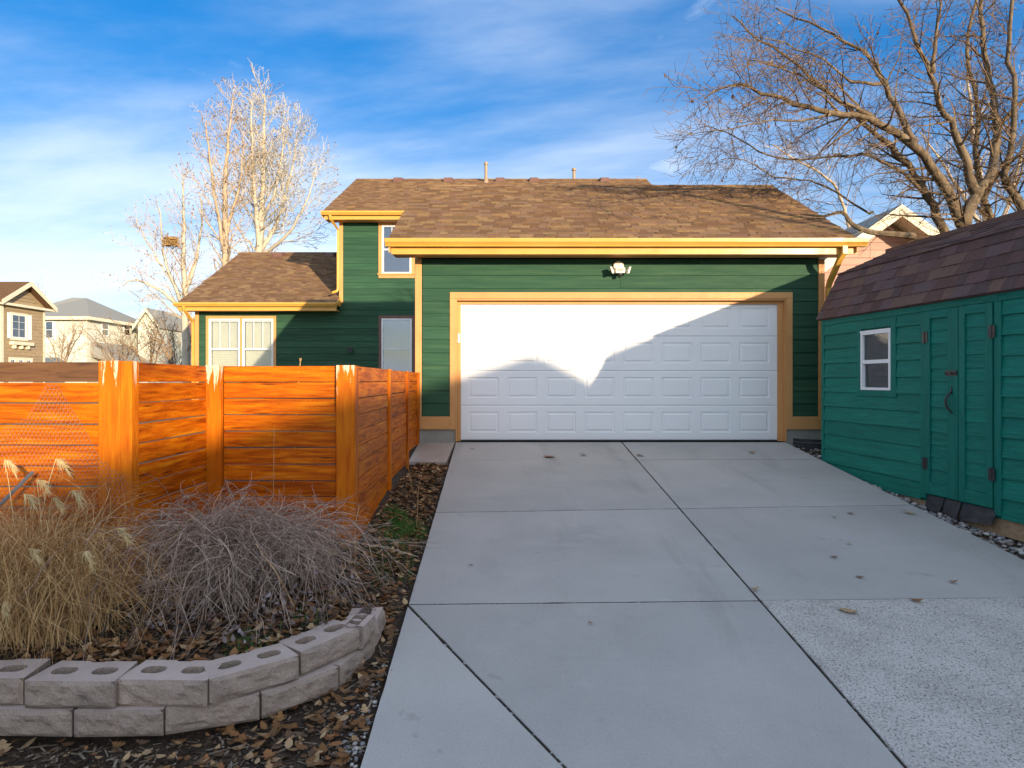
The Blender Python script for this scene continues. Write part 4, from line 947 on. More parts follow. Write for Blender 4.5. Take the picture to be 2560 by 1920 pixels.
for (x, y, Yd, sz, az) in ((140, 1148, 3.75, .13, 0), (92, 1200, 3.6, .13, -.4), (177, 1228, 3.6, .12, .3), (290, 1322, 3.55, .13, .1), (209, 1380, 3.4, .13, .9), (73, 1372, 3.4, .12, .6), (10, 1505, 3.3, .14, 1.4), (12, 1150, 3.7, .10, .5), (60, 1236, 3.5, .10, 0.5), (130, 1245, 3.65, .10, .2)):
    tip = P(x, y, Yd); pm = MB(); base = Vector((-2.82+lr.gauss(0, .05), 3.78, -.55))
    m2 = base.lerp(tip, .55)+Vector((0, 0, .22)); st = [base.lerp(m2, t/5).lerp(m2.lerp(tip, t/5), t/5) for t in range(6)]
    pm.tube(st, [.0022]*6, 3); d = (st[-1]-st[-2]).normalized()
    for k in range(90):
        t = lr.random(); c0 = tip+Vector((math.cos(az), -.15, 0))*sz*.55*t+Vector((0, 0, sz*(.25*t-.75*t*t)))
        e = c0+Vector((lr.gauss(.010, .014)+.02*math.cos(az), lr.gauss(0, .014), -abs(lr.gauss(.035, .02))))
        ribbon(pm, [c0, c0.lerp(e, .5)+Vector((0, 0, .005)), e], lr.uniform(.0016, .0032))
    pm.build('plume', M_plume, og)
sb = thing('bare_shrub', 'tangled mound of bare grey canes in front of the fence corner', 'shrub', (-1.82, 4.35, -.5))
tw = MB()
def shrub_canes(n, cx_, cy_, h0, h1, o0, o1, r0, r1):
    for k in range(n):
        a = lr.uniform(0, 6.3); p = Vector((cx_+lr.gauss(0, .16), cy_+lr.gauss(0, .12), -.53)); az = a
        h = lr.uniform(h0, h1); out = lr.uniform(o0, o1)*(1.05 if math.cos(az) > 0 else .85); pts = arc(p, az, out, h, lr.uniform(.30, 1.15)*h, 11, .13)
        pts = [Vector((q.x+.06*mnoise.noise((q.x*5, q.y*5, q.z*5+k*.37)), q.y+.06*mnoise.noise((q.y*5, q.z*5, k*.71)), q.z+.05*mnoise.noise((q.z*5, q.x*5, k*1.3)))) for q in pts]
        pts = [Vector((q.x, q.y if (q.y < 5.28 or q.x > -1.2) else 5.28-.2*lr.random()*0-(q.y-5.28)*.4, max(q.z, gz(q.x, q.y)+.01))) for q in pts]
        r_ = lr.uniform(r0, r1); tw.tube(pts, [r_*(1-.7*t/11) for t in range(12)], 3, cap=False)
        for q in range(lr.randint(2, 5)):
            j = lr.randint(3, 10); d = (pts[j]-pts[j-1]).normalized(); side = Vector((lr.gauss(0, 1), lr.gauss(0, 1), lr.gauss(0, .7))).normalized()
            L_ = lr.uniform(.08, .34); s_ = [pts[j]]
            for t in range(4):
                d = (d+side*.28+Vector((0, 0, -.12))+Vector((lr.gauss(0, .2), lr.gauss(0, .2), lr.gauss(0, .2)))).normalized(); q_ = s_[-1]+d*L_/4
                if q_.x < -1.2: q_.y = min(q_.y, 5.29)
                s_.append(Vector((q_.x, q_.y, max(q_.z, gz(q_.x, q_.y)+.01))))
            tw.tube(s_, [r_*.6, r_*.5, r_*.42, r_*.34, r_*.2], 3, cap=False)
shrub_canes(250, -1.95, 4.35, .50, .92, .40, .98, .0032, .0056)
shrub_canes(190, -1.62, 4.45, .40, .80, .35, .95, .0028, .0048)
shrub_canes(150, -1.85, 4.30, .45, .80, .40, .90, .0016, .0028)
shrub_canes(120, -1.75, 4.25, .25, .65, .35, .85, .0026, .0042)
tag(tw.build('canes', M_twig, sb), kind='stuff')
dl_ = MB()
for k in range(1500):
    a = lr.uniform(0, 6.3); rr = .78*math.sqrt(lr.random()); X = -1.62+rr*math.cos(a)*1.0; Y = 4.15+rr*math.sin(a)*.75
    if X < -1.2 and Y > 5.2: continue
    if Y < wallY(X)+.25 or X > XL(Y)-.1: continue
    leaf(dl_, Vector((X, Y, gz(X, Y)+lr.uniform(.02, .34)*(1-rr*.7))), lr.uniform(.02, .055), lr.uniform(0, 6.3), lr.uniform(-1.2, 1.2), lr)
tag(dl_.build('withered_leaves', M_greyleaf, sb), kind='stuff')
def stalk(pts, r, lab):
    mb = MB(); mb.tube([Vector(p) for p in pts], [r*(1-.5*k/(len(pts)-1)) for k in range(len(pts))], 4); tag(mb.build('dead_stalk', M_straw), lab, 'stalk', 'dead stalks along the fence')
def gpt(X, Y, z): return (X, Y, gz(X, Y)+z)
stalk([P(735, 1515, 3.95), P(690, 1430, 3.85), P(640, 1360, 3.8)], .004, 'long straight tan stalk leaning across the front of the shrub')
stalk([gpt(-1.13, 4.75, 0), P(890, 1300, 4.7), P(898, 1265, 4.7)], .0035, 'thin tan stalk standing before the fence corner post')
stalk([gpt(-.86, 6.1, 0), (-.85, 6.15, -.1), (-.80, 6.2, .12)], .003, 'slender bent stalk beside the driveway run of fence')
stalk([gpt(-1.02, 7.0, 0), (-1.07, 6.9, .05), (-1.13, 6.8, .22)], .003, 'pale stalk leaning on the fence beyond the first side post')
stalk([gpt(-1.9, 5.2, 0), (-1.9, 5.22, .3), (-1.905, 5.24, .55)], .003, 'upright thin stem against the fence behind the shrub')
tb = MB(); tb.tube([Vector(gpt(-2.28, 4.1, .0)), Vector(gpt(-2.27, 4.02, .10)), Vector(gpt(-2.30, 3.9, .16)), Vector(gpt(-2.34, 3.78, .12)), Vector(gpt(-2.33, 3.66, .02)), Vector(gpt(-2.20, 3.6, .01))], .006, 6)
tag(tb.build('irrigation_tube', M_rubber, smooth=True), 'black drip irrigation tube rising from the soil between grass and shrub', 'tube')
pv = MB(); pv.beam(P(0, 1262, 3.75), P(82, 1180, 3.95), .024, .010); tag(pv.build('grey_stake', mat('grey_plastic', [(.09, .095, .105), (.15, .155, .165)], rough=.5)), 'grey plastic stake leaning in the ornamental grass', 'stake')
# dried flower head rising above the fence
fh = thing('dry_flower', 'single dry flower stalk poking above the fence top', 'flower', (-2.35, 6.2, 0))
q0 = P(748, 915, 6.3); MB_ = MB(); MB_.tube([Vector((q0.x-.06, 6.3, -.2)), Vector((q0.x-.03, 6.3, .6)), Vector((q0.x+.01, 6.3, 1.12)), P(751, 905, 6.3)], .004, 4); MB_.build('stem', M_straw, fh)
hd = MB()
for k in range(24): a = lr.uniform(0, 6.3); ribbon(hd, [P(751, 906, 6.3), P(751, 903, 6.3)+Vector((.012*math.cos(a), .012*math.sin(a), .03))], .004)
hd.build('flower_head', M_straw, fh)

# ------------------------------------------------------------------ trees
def branch_pts(p, d, L_, n, wander, trop, r):
    pts = [p.copy()]; d = d.normalized(); s = L_/n
    for k in range(n):
        d = (d+Vector((r.gauss(0, wander), r.gauss(0, wander), r.gauss(0, wander)))+Vector((0, 0, trop))).normalized()
        pts.append(pts[-1]+d*s)
    return pts
def side_dir(d, ang, r, flat=0.0):
    a = d.orthogonal().normalized(); b = d.cross(a); t = r.uniform(0, 2*math.pi); s = a*math.cos(t)+b*math.sin(t)
    return (d*math.cos(ang)+s*math.sin(ang)).normalized()
def sprout(mbs, pts, rad, lvl, maxl, r, pr, tips=None):
    """grow side branches from a polyline; mbs = (trunk mesh, crown mesh)"""
    n = len(pts)-1; L_ = sum((pts[k+1]-pts[k]).length for k in range(n)); cnt = max(1, int(L_*pr['dens'][min(lvl, len(pr['dens'])-1)]+r.random()))
    for c in range(cnt):
        t = pr['start'][min(lvl, len(pr['start'])-1)]; t = t+(1-t)*((c+r.random())/cnt); f = t*n; k = min(n-1, int(f)); p = pts[k].lerp(pts[k+1], f-k); d = (pts[k+1]-pts[k]).normalized()
        r0 = rad[k]*(1-(f-k))+rad[k+1]*(f-k)
        l2 = pr['len'][min(lvl, len(pr['len'])-1)]*r.uniform(.55, 1.15)*(1.15-.80*t); ang = R(pr['ang'][0])+R(pr['ang'][1])*r.random()
        dd = side_dir(d, ang, r)
        if 'bias' in pr: dd = (dd+pr['bias']*pr.get('bw', .3)).normalized()
        m = 3 if lvl+1 >= maxl else 5
        q = branch_pts(p, dd, l2, m, pr['wander'], pr['trop'][min(lvl, len(pr['trop'])-1)], r)
        rr = max(pr['rmin'], r0*pr['rk']*r.uniform(.7, 1.0)); r2 = [max(pr['rmin']*.7, rr*(1-.75*j/m)) for j in range(m+1)]
        (mbs[1]).tube(q, r2, 3 if rr < .02 else 5, cap=False)
        if lvl+1 < maxl: sprout(mbs, q, r2, lvl+1, maxl, r, pr, tips)
        elif tips is not None: tips.append((q[-1], q[-1]-q[-2]))
def smooth_path(pts, sub=4):
    out = []; n = len(pts)
    for i in range(n-1):
        p0 = pts[max(0, i-1)]; p1 = pts[i]; p2 = pts[i+1]; p3 = pts[min(n-1, i+2)]
        for k in range(sub):
            t = k/sub; out.append(0.5*((2*p1)+(p2-p0)*t+(2*p0-5*p1+4*p2-p3)*t*t+(3*p1-p0-3*p2+p3)*t**3))
    out.append(pts[-1]); return out
# big bare tree behind the shed: main limbs traced, each at its own depth
bt = thing('bare_tree', 'large bare tree with thick brown limbs behind the shed', 'tree', (7.9, 10.9, -.1))
r1 = random.Random(21); trunk = MB(); crown = MB(); tips = []
limbs = [  # (px, py, depth) ..., start radius, end radius
 ([(2470, 1010, 10.9), (2455, 750, 10.9), (2425, 620, 10.85), (2405, 560, 10.8), (2351, 450, 10.6), (2278, 360, 10.3), (2172, 291, 10.0), (2087, 285, 9.8), (1985, 258, 9.6), (1900, 232, 9.5), (1830, 215, 9.4), (1760, 245, 9.3)], .20, .012),
 ([(2278, 360, 10.3), (2255, 290, 10.4), (2209, 210, 10.5), (2177, 145, 10.6), (2107, 100, 10.7), (2020, 60, 10.8), (1940, 20, 11)], .085, .014),
 ([(2405, 560, 10.8), (2445, 486, 10.9), (2478, 425, 11), (2490, 324, 11.2), (2470, 202, 11.3), (2457, 108, 11.4), (2450, 0, 11.5), (2430, -120, 11.6)], .15, .03),
 ([(2445, 486, 10.9), (2413, 409, 10.8), (2388, 332, 10.7), (2347, 263, 10.6), (2327, 181, 10.6), (2295, 108, 10.5), (2250, 0, 10.5), (2180, -90, 10.4)], .11, .02),
 ([(2327, 181, 10.6), (2340, 90, 10.7), (2350, 10, 10.8), (2340, -80, 10.9)], .05, .015),
 ([(2480, 900, 11.6), (2430, 720, 11.6), (2360, 576, 11.6), (2319, 490, 11.5), (2286, 437, 11.4), (2222, 360, 11.2), (2150, 300, 11.1), (2060, 220, 11), (1980, 150, 10.9), (1900, 100, 10.8), (1830, 40, 10.8)], .15, .012),
 ([(2319, 490, 11.5), (2260, 440, 11.3), (2180, 390, 11.1), (2100, 390, 10.9), (2000, 400, 10.7), (1900, 380, 10.6), (1820, 330, 10.5), (1750, 320, 10.4)], .05, .008),
 ([(2180, 530, 12.5), (2160, 525, 12.4), (2067, 466, 12.2), (2000, 450, 12), (1930, 440, 11.9), (1860, 400, 11.8), (1800, 400, 11.7)], .035, .008),
 ([(2620, 900, 12.2), (2500, 620, 12.2), (2474, 547, 12.2), (2455, 470, 12.1), (2440, 380, 12), (2445, 260, 12), (2420, 130, 12), (2440, 0, 12)], .13, .03),
 ([(2640, 800, 11.2), (2590, 600, 11.2), (2545, 500, 11.2), (2510, 440, 11.1), (2530, 350, 11.1), (2535, 230, 11), (2520, 110, 11), (2530, -20, 11)], .14, .03),
 ([(2590, 600, 11.2), (2640, 480, 11), (2680, 330, 11), (2720, 150, 11), (2740, 0, 11)], .12, .03),
 ([(2486, 324, 11.2), (2540, 270, 11.4), (2600, 200, 11.6), (2650, 80, 11.7)], .07, .015),
 ([(2172, 291, 10.0), (2100, 250, 9.7), (2020, 200, 9.5), (1950, 170, 9.3), (1880, 150, 9.2)], .04, .008),
 ([(2087, 285, 9.8), (2010, 300, 9.5), (1930, 300, 9.2), (1840, 320, 9.0), (1770, 330, 8.9)], .035, .006),
 ([(2209, 210, 10.5), (2130, 200, 10.3), (2050, 150, 10.1), (1960, 110, 10), (1890, 90, 9.9)], .04, .008),
]
prb = dict(dens=[5.2, 6.2, 6.6, 4], start=[.2, .12, .1], len=[1.4, .8, .38, .2], ang=(28, 42), wander=.13, trop=[-.02, -.03, .03], rk=.5, rmin=.0042, bias=Vector((-.55, -.1, -.05)), bw=.24)
for (pp_, ra, rb) in limbs:
    q = smooth_path([P(*z) for z in pp_], 3); n = len(q)
    q = [v+Vector((r1.gauss(0, .012), r1.gauss(0, .02), r1.gauss(0, .012))) for v in q]
    rad = [.86*(ra+(rb-ra)*(k/(n-1))**.5) for k in range(n)]; trunk.tube(q, rad, 9 if ra > .06 else 6)
    sprout((trunk, crown), q, [min(x, .05) for x in rad], 0, 3, r1, prb, tips)
trunk.build('trunk', M_oak, bt, smooth=True); crown.build('crown', M_oaktwig, bt, smooth=False)
cl = MB()
for k in range(0, len(tips), 14):
    p, d = tips[k]; leaf(cl, p, r1.uniform(.03, .07), r1.uniform(0, 6), r1.uniform(-1.5, -.3), r1)
tag(cl.build('withered_leaves', M_deadleaf, bt), kind='stuff')
# dead limb lying over the shed ridge
dm = MB(); q = smooth_path([P(2285, 590, 10.4), P(2230, 585, 10.2), P(2175, 580, 10.1), P(2130, 560, 10.1), P(2105, 530, 10.1), P(2060, 540, 10.2), P(2000, 535, 10.3)], 3)
dm.tube(q, [.055*(1-.8*k/(len(q)-1)) for k in range(len(q))], 6); sprout((dm, dm), q, [.02]*len(q), 1, 3, r1, prb)
tag(dm.build('drooping_branch', M_oak), 'drooping grey dead branch between the shed ridge and the rose house', 'branch')

def tree(name, label, base, stems, bark, twig, pr, seed, maxl=3, buds=None, group=None, budsize=.09):
    t = thing(name, label, 'tree' if 'tree' in name else 'shrub', base, group); r = random.Random(seed); tr = MB(); cr_ = MB(); tp = []
    for (pts, ra, rb) in stems:
        q = smooth_path([Vector(v) for v in pts], 4); n = len(q); q = [v+Vector((r.gauss(0, .02), r.gauss(0, .02), 0)) for v in q]
        rad = [ra+(rb-ra)*(k/(n-1))**.8 for k in range(n)]; tr.tube(q, rad, 6); sprout((tr, cr_), q, [x*.8 for x in rad], 0, maxl, r, pr, tp)
    tr.build('trunk', bark, t, smooth=True); cr_.build('crown', twig, t)
    if buds:
        bm_ = MB()
        for (p, d) in tp:
            if r.random() < .5: leaf(bm_, p, budsize*r.uniform(.6, 1.4), r.uniform(0, 6), r.uniform(-.8, 1.2), r)
        tag(bm_.build('buds', buds, t), kind='stuff')
    return t
ap = dict(dens=[3.8, 3.8, 4.4], start=[.12, .12, .1], len=[2.9, 1.2, .5], ang=(24, 34), wander=.10, trop=[.07, .06, .05], rk=.42, rmin=.0095)
def S(*a): return [P(*z) for z in a]
tree('aspen_tree', 'tall pale-barked bare tree right of its neighbours, behind the low roof', P(648, 960, 28), [
    (S((648, 980, 28), (647, 760, 28), (648, 620, 28), (655, 520, 28), (658, 420, 28), (660, 320, 28), (662, 235, 28)), .26, .03),
    (S((648, 630, 28), (640, 520, 27.6), (632, 420, 27.4), (630, 330, 27.3), (628, 250, 27)), .12, .025),
    (S((648, 630, 28), (690, 560, 28.4), (715, 480, 28.6), (735, 400, 28.8), (745, 340, 29)), .12, .025),
    (S((648, 640, 28), (705, 600, 27.5), (745, 545, 27.2), (775, 480, 27), (790, 420, 27)), .09, .02),
    (S((650, 560, 28), (690, 470, 27.5), (705, 380, 27.5), (708, 300, 27.5)), .08, .02)], M_birch, M_birch, ap, 31, buds=M_bud)
tree('aspen_tree', 'slender tan-barked bare tree directly left of the tall pale one', P(563, 960, 26), [
    (S((560, 980, 26), (562, 760, 26), (563, 620, 26), (562, 500, 26), (566, 400, 26), (575, 320, 26), (583, 245, 26)), .2, .02),
    (S((562, 640, 26), (545, 540, 25.6), (530, 440, 25.5), (520, 360, 25.5), (515, 300, 25.5)), .09, .02),
    (S((562, 600, 26), (590, 500, 26.2), (605, 420, 26.2), (610, 330, 26.2)), .08, .02)], M_tanbark, M_tanbark, dict(ap, len=[2.1, .95, .45]), 32, buds=M_bud)
tree('aspen_tree', 'spreading bare tree with a nest, beyond the left end of the low roof', P(465, 960, 27), [
    (S((470, 980, 27), (465, 820, 27), (462, 720, 27), (459, 620, 27), (458, 520, 27), (455, 430, 27)), .2, .02),
    (S((465, 800, 27), (440, 720, 26.7), (415, 660, 26.5), (405, 600, 26.4), (400, 520, 26.3)), .10, .02),
    (S((465, 790, 27), (420, 740, 26.4), (370, 710, 26.2), (330, 700, 26), (308, 715, 26)), .10, .015),
    (S((462, 740, 27), (490, 650, 27.3), (505, 560, 27.5), (500, 480, 27.5)), .09, .02),
    (S((440, 720, 26.7), (395, 650, 26.6), (360, 590, 26.6), (340, 545, 26.6)), .06, .015)], M_birch, M_tanbark, dict(ap, dens=[3.2, 3.2, 4.0], len=[1.9, .95, .45], ang=(26, 34)), 33, buds=M_bud)
nest = MB(); nr = random.Random(3); nc = P(428, 604, 26.4)
for k in range(260):
    a = nr.uniform(0, 6.3); b = nr.uniform(0, 6.3); p = nc+Vector((.30*math.cos(a)*nr.random()**.5, .30*math.sin(a)*nr.random()**.5, nr.uniform(-.17, .17))); d = Vector((math.cos(b), math.sin(b), nr.uniform(-.5, .5)))*nr.uniform(.06, .16)
    nest.tube([p-d, p+d], .013, 3)
tag(nest.build('bird_nest', M_nest), 'large stick nest lodged in the spreading bare tree', 'nest')
sh = dict(dens=[2.6, 2.8, 3.0], start=[.15, .1, .1], len=[1.6, .9, .5], ang=(22, 34), wander=.14, trop=[.05, .05, .04], rk=.5, rmin=.010)
def bush(label, px, y0, ytop, Yd, n, spread, seed, m=M_brush, name='bare_bush'):
    r = random.Random(seed); b = P(px, y0, Yd); stems = []
    H = P(px, ytop, Yd).z-b.z
    for k in range(n):
        a = r.uniform(0, 6.3); o = spread*r.uniform(.3, 1); stems.append(([b, b+Vector((math.cos(a)*o*.4, math.sin(a)*o*.4, H*.45)), b+Vector((math.cos(a)*o, math.sin(a)*o, H*r.uniform(.65, 1)))], .05, .012))
    tree(name, label, b, stems, m, m, sh, seed, maxl=3, group='bare bushes beyond the left fence')
bush('bushy bare brown shrub in front of the pale house', 305, 950, 800, 34, 7, 2.2, 41)
bush('thin bare sapling at the left corner of the pale house', 150, 950, 800, 36, 5, 1.9, 42)
bush('dense dark bare thicket beside the low wing corner', 440, 950, 790, 31, 8, 1.6, 43)
bush('tall bare brush between the pale house and the thicket', 375, 950, 800, 33, 6, 1.6, 46)
bush('bare treetop showing above the tan and pale house roofs', 115, 900, 690, 75, 5, 3.2, 44, name='bare_tree')
bush('distant bare tree whose twigs rise over the garage ridge', 1740, 800, 430, 45, 6, 3.0, 45, M_birch, name='bare_tree')
tree('bare_tree', 'pale bare tree farther back between the big limbs and the shed roof', P(2420, 900, 24), [
    (S((2480, 950, 24), (2470, 600, 24), (2450, 450, 24), (2430, 300, 24), (2420, 180, 24)), .16, .03), (S((2470, 600, 24), (2400, 480, 24), (2350, 400, 24), (2300, 330, 24)), .09, .02),
    (S((2480, 620, 24), (2530, 480, 24), (2560, 350, 24), (2570, 220, 24)), .1, .02), (S((2200, 900, 26), (2110, 520, 26), (2060, 440, 26), (1990, 400, 26), (1930, 360, 26)), .08, .02)], M_tanbark, M_tanbark, dict(ap, dens=[1.4, 1.6, 2.0], len=[2.2, 1.0, .5], ang=(28, 30)), 51)
# street tree out of view on the right: its branch shadows fall across the garage roof
tree('street_tree', 'bare tree standing right of the shed, out of view', (13.5, -1.5, -.8), [
    ([(13.5, -1.5, -.8), (13.3, -1.4, 2.2), (12.6, -1.2, 4.4), (11.6, -1.0, 6.2), (10.6, -.6, 7.4)], .2, .03), ([(13.3, -1.4, 2.2), (13.8, -1.6, 4.6), (14.0, -1.9, 7.2)], .13, .03),
    ([(13.3, -1.4, 2.6), (12.9, -2.4, 4.8), (12.6, -3.2, 6.6)], .12, .03), ([(12.9, -1.3, 3.6), (11.6, -.3, 4.8), (10.3, .5, 5.6)], .09, .02)], M_oak, M_oaktwig, dict(ap, dens=[1.6, 1.8, 2.0], len=[2.2, 1.0, .5], rmin=.007, ang=(30, 30)), 52)

# ------------------------------------------------------------------ neighbouring houses
def plain_planks(parent, m, x0, x1, z0, z1, yw, exp, holes=()): planks(parent, m, x0, x1, z0, z1, yw, exp, holes, th=.03)
# tan house: gabled face turned towards the right (local x runs away from the viewer)
th_ = thing('tan_house', 'tan two-storey house with shuttered window at the far left', 'house', (-30, 38.0, 0), rotz=R(90))
tW = 3.5; tz = 5.55
wins = [(.75, 1.95, 3.55, 5.0), (.65, 1.05, .95, 2.25), (1.3, 1.7, .95, 2.25), (1.95, 2.35, .95, 2.25)]
cb = MB()
for (a, b, c, d) in cut_rects(-3, tW, -1, tz, wins): cb.box(a, b, 0, .15, c, d)
cb.box(-3, -2.85, .15, 7, -1, tz).box(tW-.15, tW, .15, 7, -1, tz).box(-3, tW, 7, 7.15, -1, tz); cb.build('wall', M_tan, th_)
plain_planks(th_, M_tan, .1, tW-.12, .6, tz-.01, -.003, .21, [(w[0]-.16-(.3 if k == 0 else 0), w[1]+.16+(.3 if k == 0 else 0), w[2]-.2, w[3]+.16) for k, w in enumerate(wins)])
for (a, b) in ((-.12, .098), (tW-.118, tW+.02)): box('corner_board', M_cream, th_, a, b, -.05, -.0005, -.5, tz)
w = window(th_, *wins[0], -.003, M_cream, vm=(1.35,), hm=(4.1, 4.55), tw=.1, fw=.07)
for (a, b) in ((.38, .64), (2.06, 2.34)): box('shutter', M_white, w, a, b, -.06, -.036, 3.5, 5.05)
box('flower_box', M_cream, w, .55, 2.2, -.32, -.04, 3.12, 3.32)
for k in range(3): box('bracket', M_cream, w, .75+k*.55, .85+k*.55, -.25, -.04, 2.9, 3.119)
for k in (1, 2, 3): window(th_, *wins[k], -.003, M_cream, rail=1.6, vm=((wins[k][0]+wins[k][1])/2,), hm=(1.9,), tw=.12, fw=.05)
MB().prism([(-.25, tz+.05), (tW+.25, tz+.05), (tW/2, tz+1.28)], .02, 7, axis=1).build('gable_wall', M_tan, th_)
for z in range(5): box('siding_plank', M_tan, th_, .25+.37*z, tW-.25-.37*z, -.02, .0195, tz+.08+z*.22, tz+.27+z*.22)
box('pent_band', M_cream, th_, -.5, tW+.5, -.35, .0195, tz-.1, tz+.045)
for sg in (-1, 1):
    xe = tW/2+sg*(tW/2+.55); a = Vector((xe, -.45, tz+.02)); b = Vector((tW/2, -.45, tz+1.42))
    rm = MB(); rm.hexa([a, a+Vector((0, 7.5, 0)), b+Vector((0, 7.5, 0)), b, a+Vector((0, 0, .12)), a+Vector((0, 7.5, .12)), b+Vector((0, 7.5, .12)), b+Vector((0, 0, .12))]); rm.build('roof', M_shingle_sheet, th_)
    rb_ = MB(); rb_.hexa([a+Vector((0, -.04, -.16)), a+Vector((0, -.002, -.16)), b+Vector((0, -.002, -.16)), b+Vector((0, -.04, -.16)), a+Vector((0, -.04, .13)), a+Vector((0, -.002, .13)), b+Vector((0, -.002, .13)), b+Vector((0, -.04, .13))]); rb_.build('rake_board', M_cream, th_)
mr_ = MB(); mr_.hexa([(-3.4, .2, tz+.05), (1.75, .2, tz+.05), (1.75, 4, tz+1.3), (-3.4, 4, tz+1.3), (-3.4, .2, tz+.15), (1.75, .2, tz+.15), (1.75, 4, tz+1.42), (-3.4, 4, tz+1.42)]); mr_.build('roof', M_shingle_sheet, th_)
# pale house with grey hip roof
phs = thing('pale_house', 'pale two-storey house with grey hipped roof beyond the left fence', 'house', (-41, 64, 0))
c0 = P(218, 793, 60); xa = P(92, 793, 60).x-2; xb = c0.x; yf = 60.0; yb_ = 70.0; ze = c0.z
pw_ = [(P(112, 800, 60).x, P(134, 800, 60).x, P(0, 847, 60).z, P(0, 802, 60).z)]
cb = MB()
for (a, b, c, d) in cut_rects(xa, xb, -1, ze, pw_): cb.box(a, b, yf, yf+.2, c, d)
cb.box(xb-.2, xb, yf+.2, yb_, -1, ze).box(xa, xa+.2, yf+.2, yb_, -1, ze).box(xa, xb, yb_, yb_+.2, -1, ze); cb.build('wall', M_mint, phs)
plain_planks(phs, M_mint, xa+.3, xb-.16, 1.2, ze-.01, yf-.004, .3, [(w[0]-.25, w[1]+.25, w[2]-.25, w[3]+.25) for w in pw_])
box('corner_board', M_cream, phs, xb-.15, xb+.02, yf-.06, yf-.0005, -1, ze)
window(phs, *pw_[0], yf-.004, M_white, rail=(pw_[0][2]+pw_[0][3])/2, tw=.2, fw=.1)
for (Yw, zz) in ((62.6, 822), (66.2, 822)):                      # windows of the side wall
    z1 = P(0, 807, Yw).z; z0 = P(0, 840, Yw).z; f_ = MB().box(xb+.001, xb+.06, Yw-.55, Yw+.55, z0, z1).build('window', M_white, phs)
    box('pane', M_glass, f_, xb+.061, xb+.066, Yw-.42, Yw+.42, z0+.1, (z0+z1)/2-.04); box('pane', M_glass, f_, xb+.061, xb+.066, Yw-.42, Yw+.42, (z0+z1)/2+.04, z1-.1)
hp = P(197, 741, 64); zt = hp.z; o_ = .5
rf = MB(); A_ = (xa-o_, yf-o_, ze); B_ = (xb+o_, yf-o_, ze); C_ = (xb+o_, yb_+o_, ze); D__ = (xa-o_, yb_+o_, ze); E_ = (hp.x-1.2, 64.8, zt); F_ = (hp.x, 65.2, zt)
rf.poly([A_, B_, F_, E_]); rf.poly([B_, C_, F_]); rf.poly([C_, D__, E_, F_]); rf.poly([D__, A_, E_]); rf.poly([A_, D__, C_, B_]); rf.build('roof', M_greyroof, phs)
box('fascia', M_cream, phs, xa-o_-.05, xb+o_+.02, yf-o_-.1, yf-o_-.005, ze-.28, ze+.02); box('fascia', M_cream, phs, xb+o_+.005, xb+o_+.1, yf-o_, yb_+o_, ze-.28, ze+.02)
g0 = P(345, 812, 66); g1 = P(398, 812, 66); gp = P(371, 775, 66)
MB().prism([(g0.x, -1), (g1.x, -1), (g1.x, g1.z), (gp.x, gp.z), (g0.x, g0.z)], 66, 72, axis=1).build('wing', M_mint, phs)
for (a, b) in ((g0, gp), (g1, gp)):
    dv_ = Vector(((b.x-a.x)*-.25, 0, (b.z-a.z)*-.25)); q0, q1 = a+dv_, b.copy(); rm = MB(); up = Vector((0, 0, .2)); yv = Vector((0, 6.6, 0)); q0 = q0+Vector((0, -.5, 0)); q1 = q1+Vector((0, -.5, 0))
    rm.hexa([q0, q0+yv, q1+yv, q1, q0+up, q0+yv+up, q1+yv+up, q1+up]); rm.build('wing_roof', M_greyroof, phs)
    rm = MB(); e_ = Vector((0, -.05, 0)); rm.hexa([q0+e_-up, q0-up, q1-up, q1+e_-up, q0+e_+up*.9, q0+up*.9, q1+up*.9, q1+e_+up*.9]); rm.build('rake_board', M_cream, phs)
MB().hexa([(xb+.05, 60.5, 3.2), (xb+2.6, 60.5, 2.55), (xb+2.6, 66, 2.55), (xb+.05, 66, 3.2), (xb+.05, 60.5, 4.6), (xb+2.6, 60.5, 2.8), (xb+2.6, 66, 2.8), (xb+.05, 66, 4.6)]).build('porch_roof', M_greyroof, phs)
for Yq in (60.8, 65.6): box('porch_post', M_white, phs, xb+2.3, xb+2.5, Yq, Yq+.2, -1, 2.54)
# rust-roofed house far behind
rh = thing('rust_roof_house', 'far house with rust-red gable roof half hidden by the bare brush', 'house', P(415, 950, 90))
q0, q1, q2 = P(380, 835, 90), P(450, 835, 90), P(412, 787, 90)
MB().prism([(q0.x+.4, -1), (q1.x-.4, -1), (q1.x-.4, q1.z), (q2.x, q2.z-.2), (q0.x+.4, q0.z)], 90, 99, axis=1).build('wall', M_pink, rh)
for a in (q0, q1):
    rm = MB(); up = Vector((0, 0, .3)); yv = Vector((0, 10, 0)); s0 = a+Vector((0, -.6, -.2)); s1 = q2+Vector((0, -.6, 0)); rm.hexa([s0, s0+yv, s1+yv, s1, s0+up, s0+yv+up, s1+yv+up, s1+up]); rm.build('roof', M_redroof, rh)
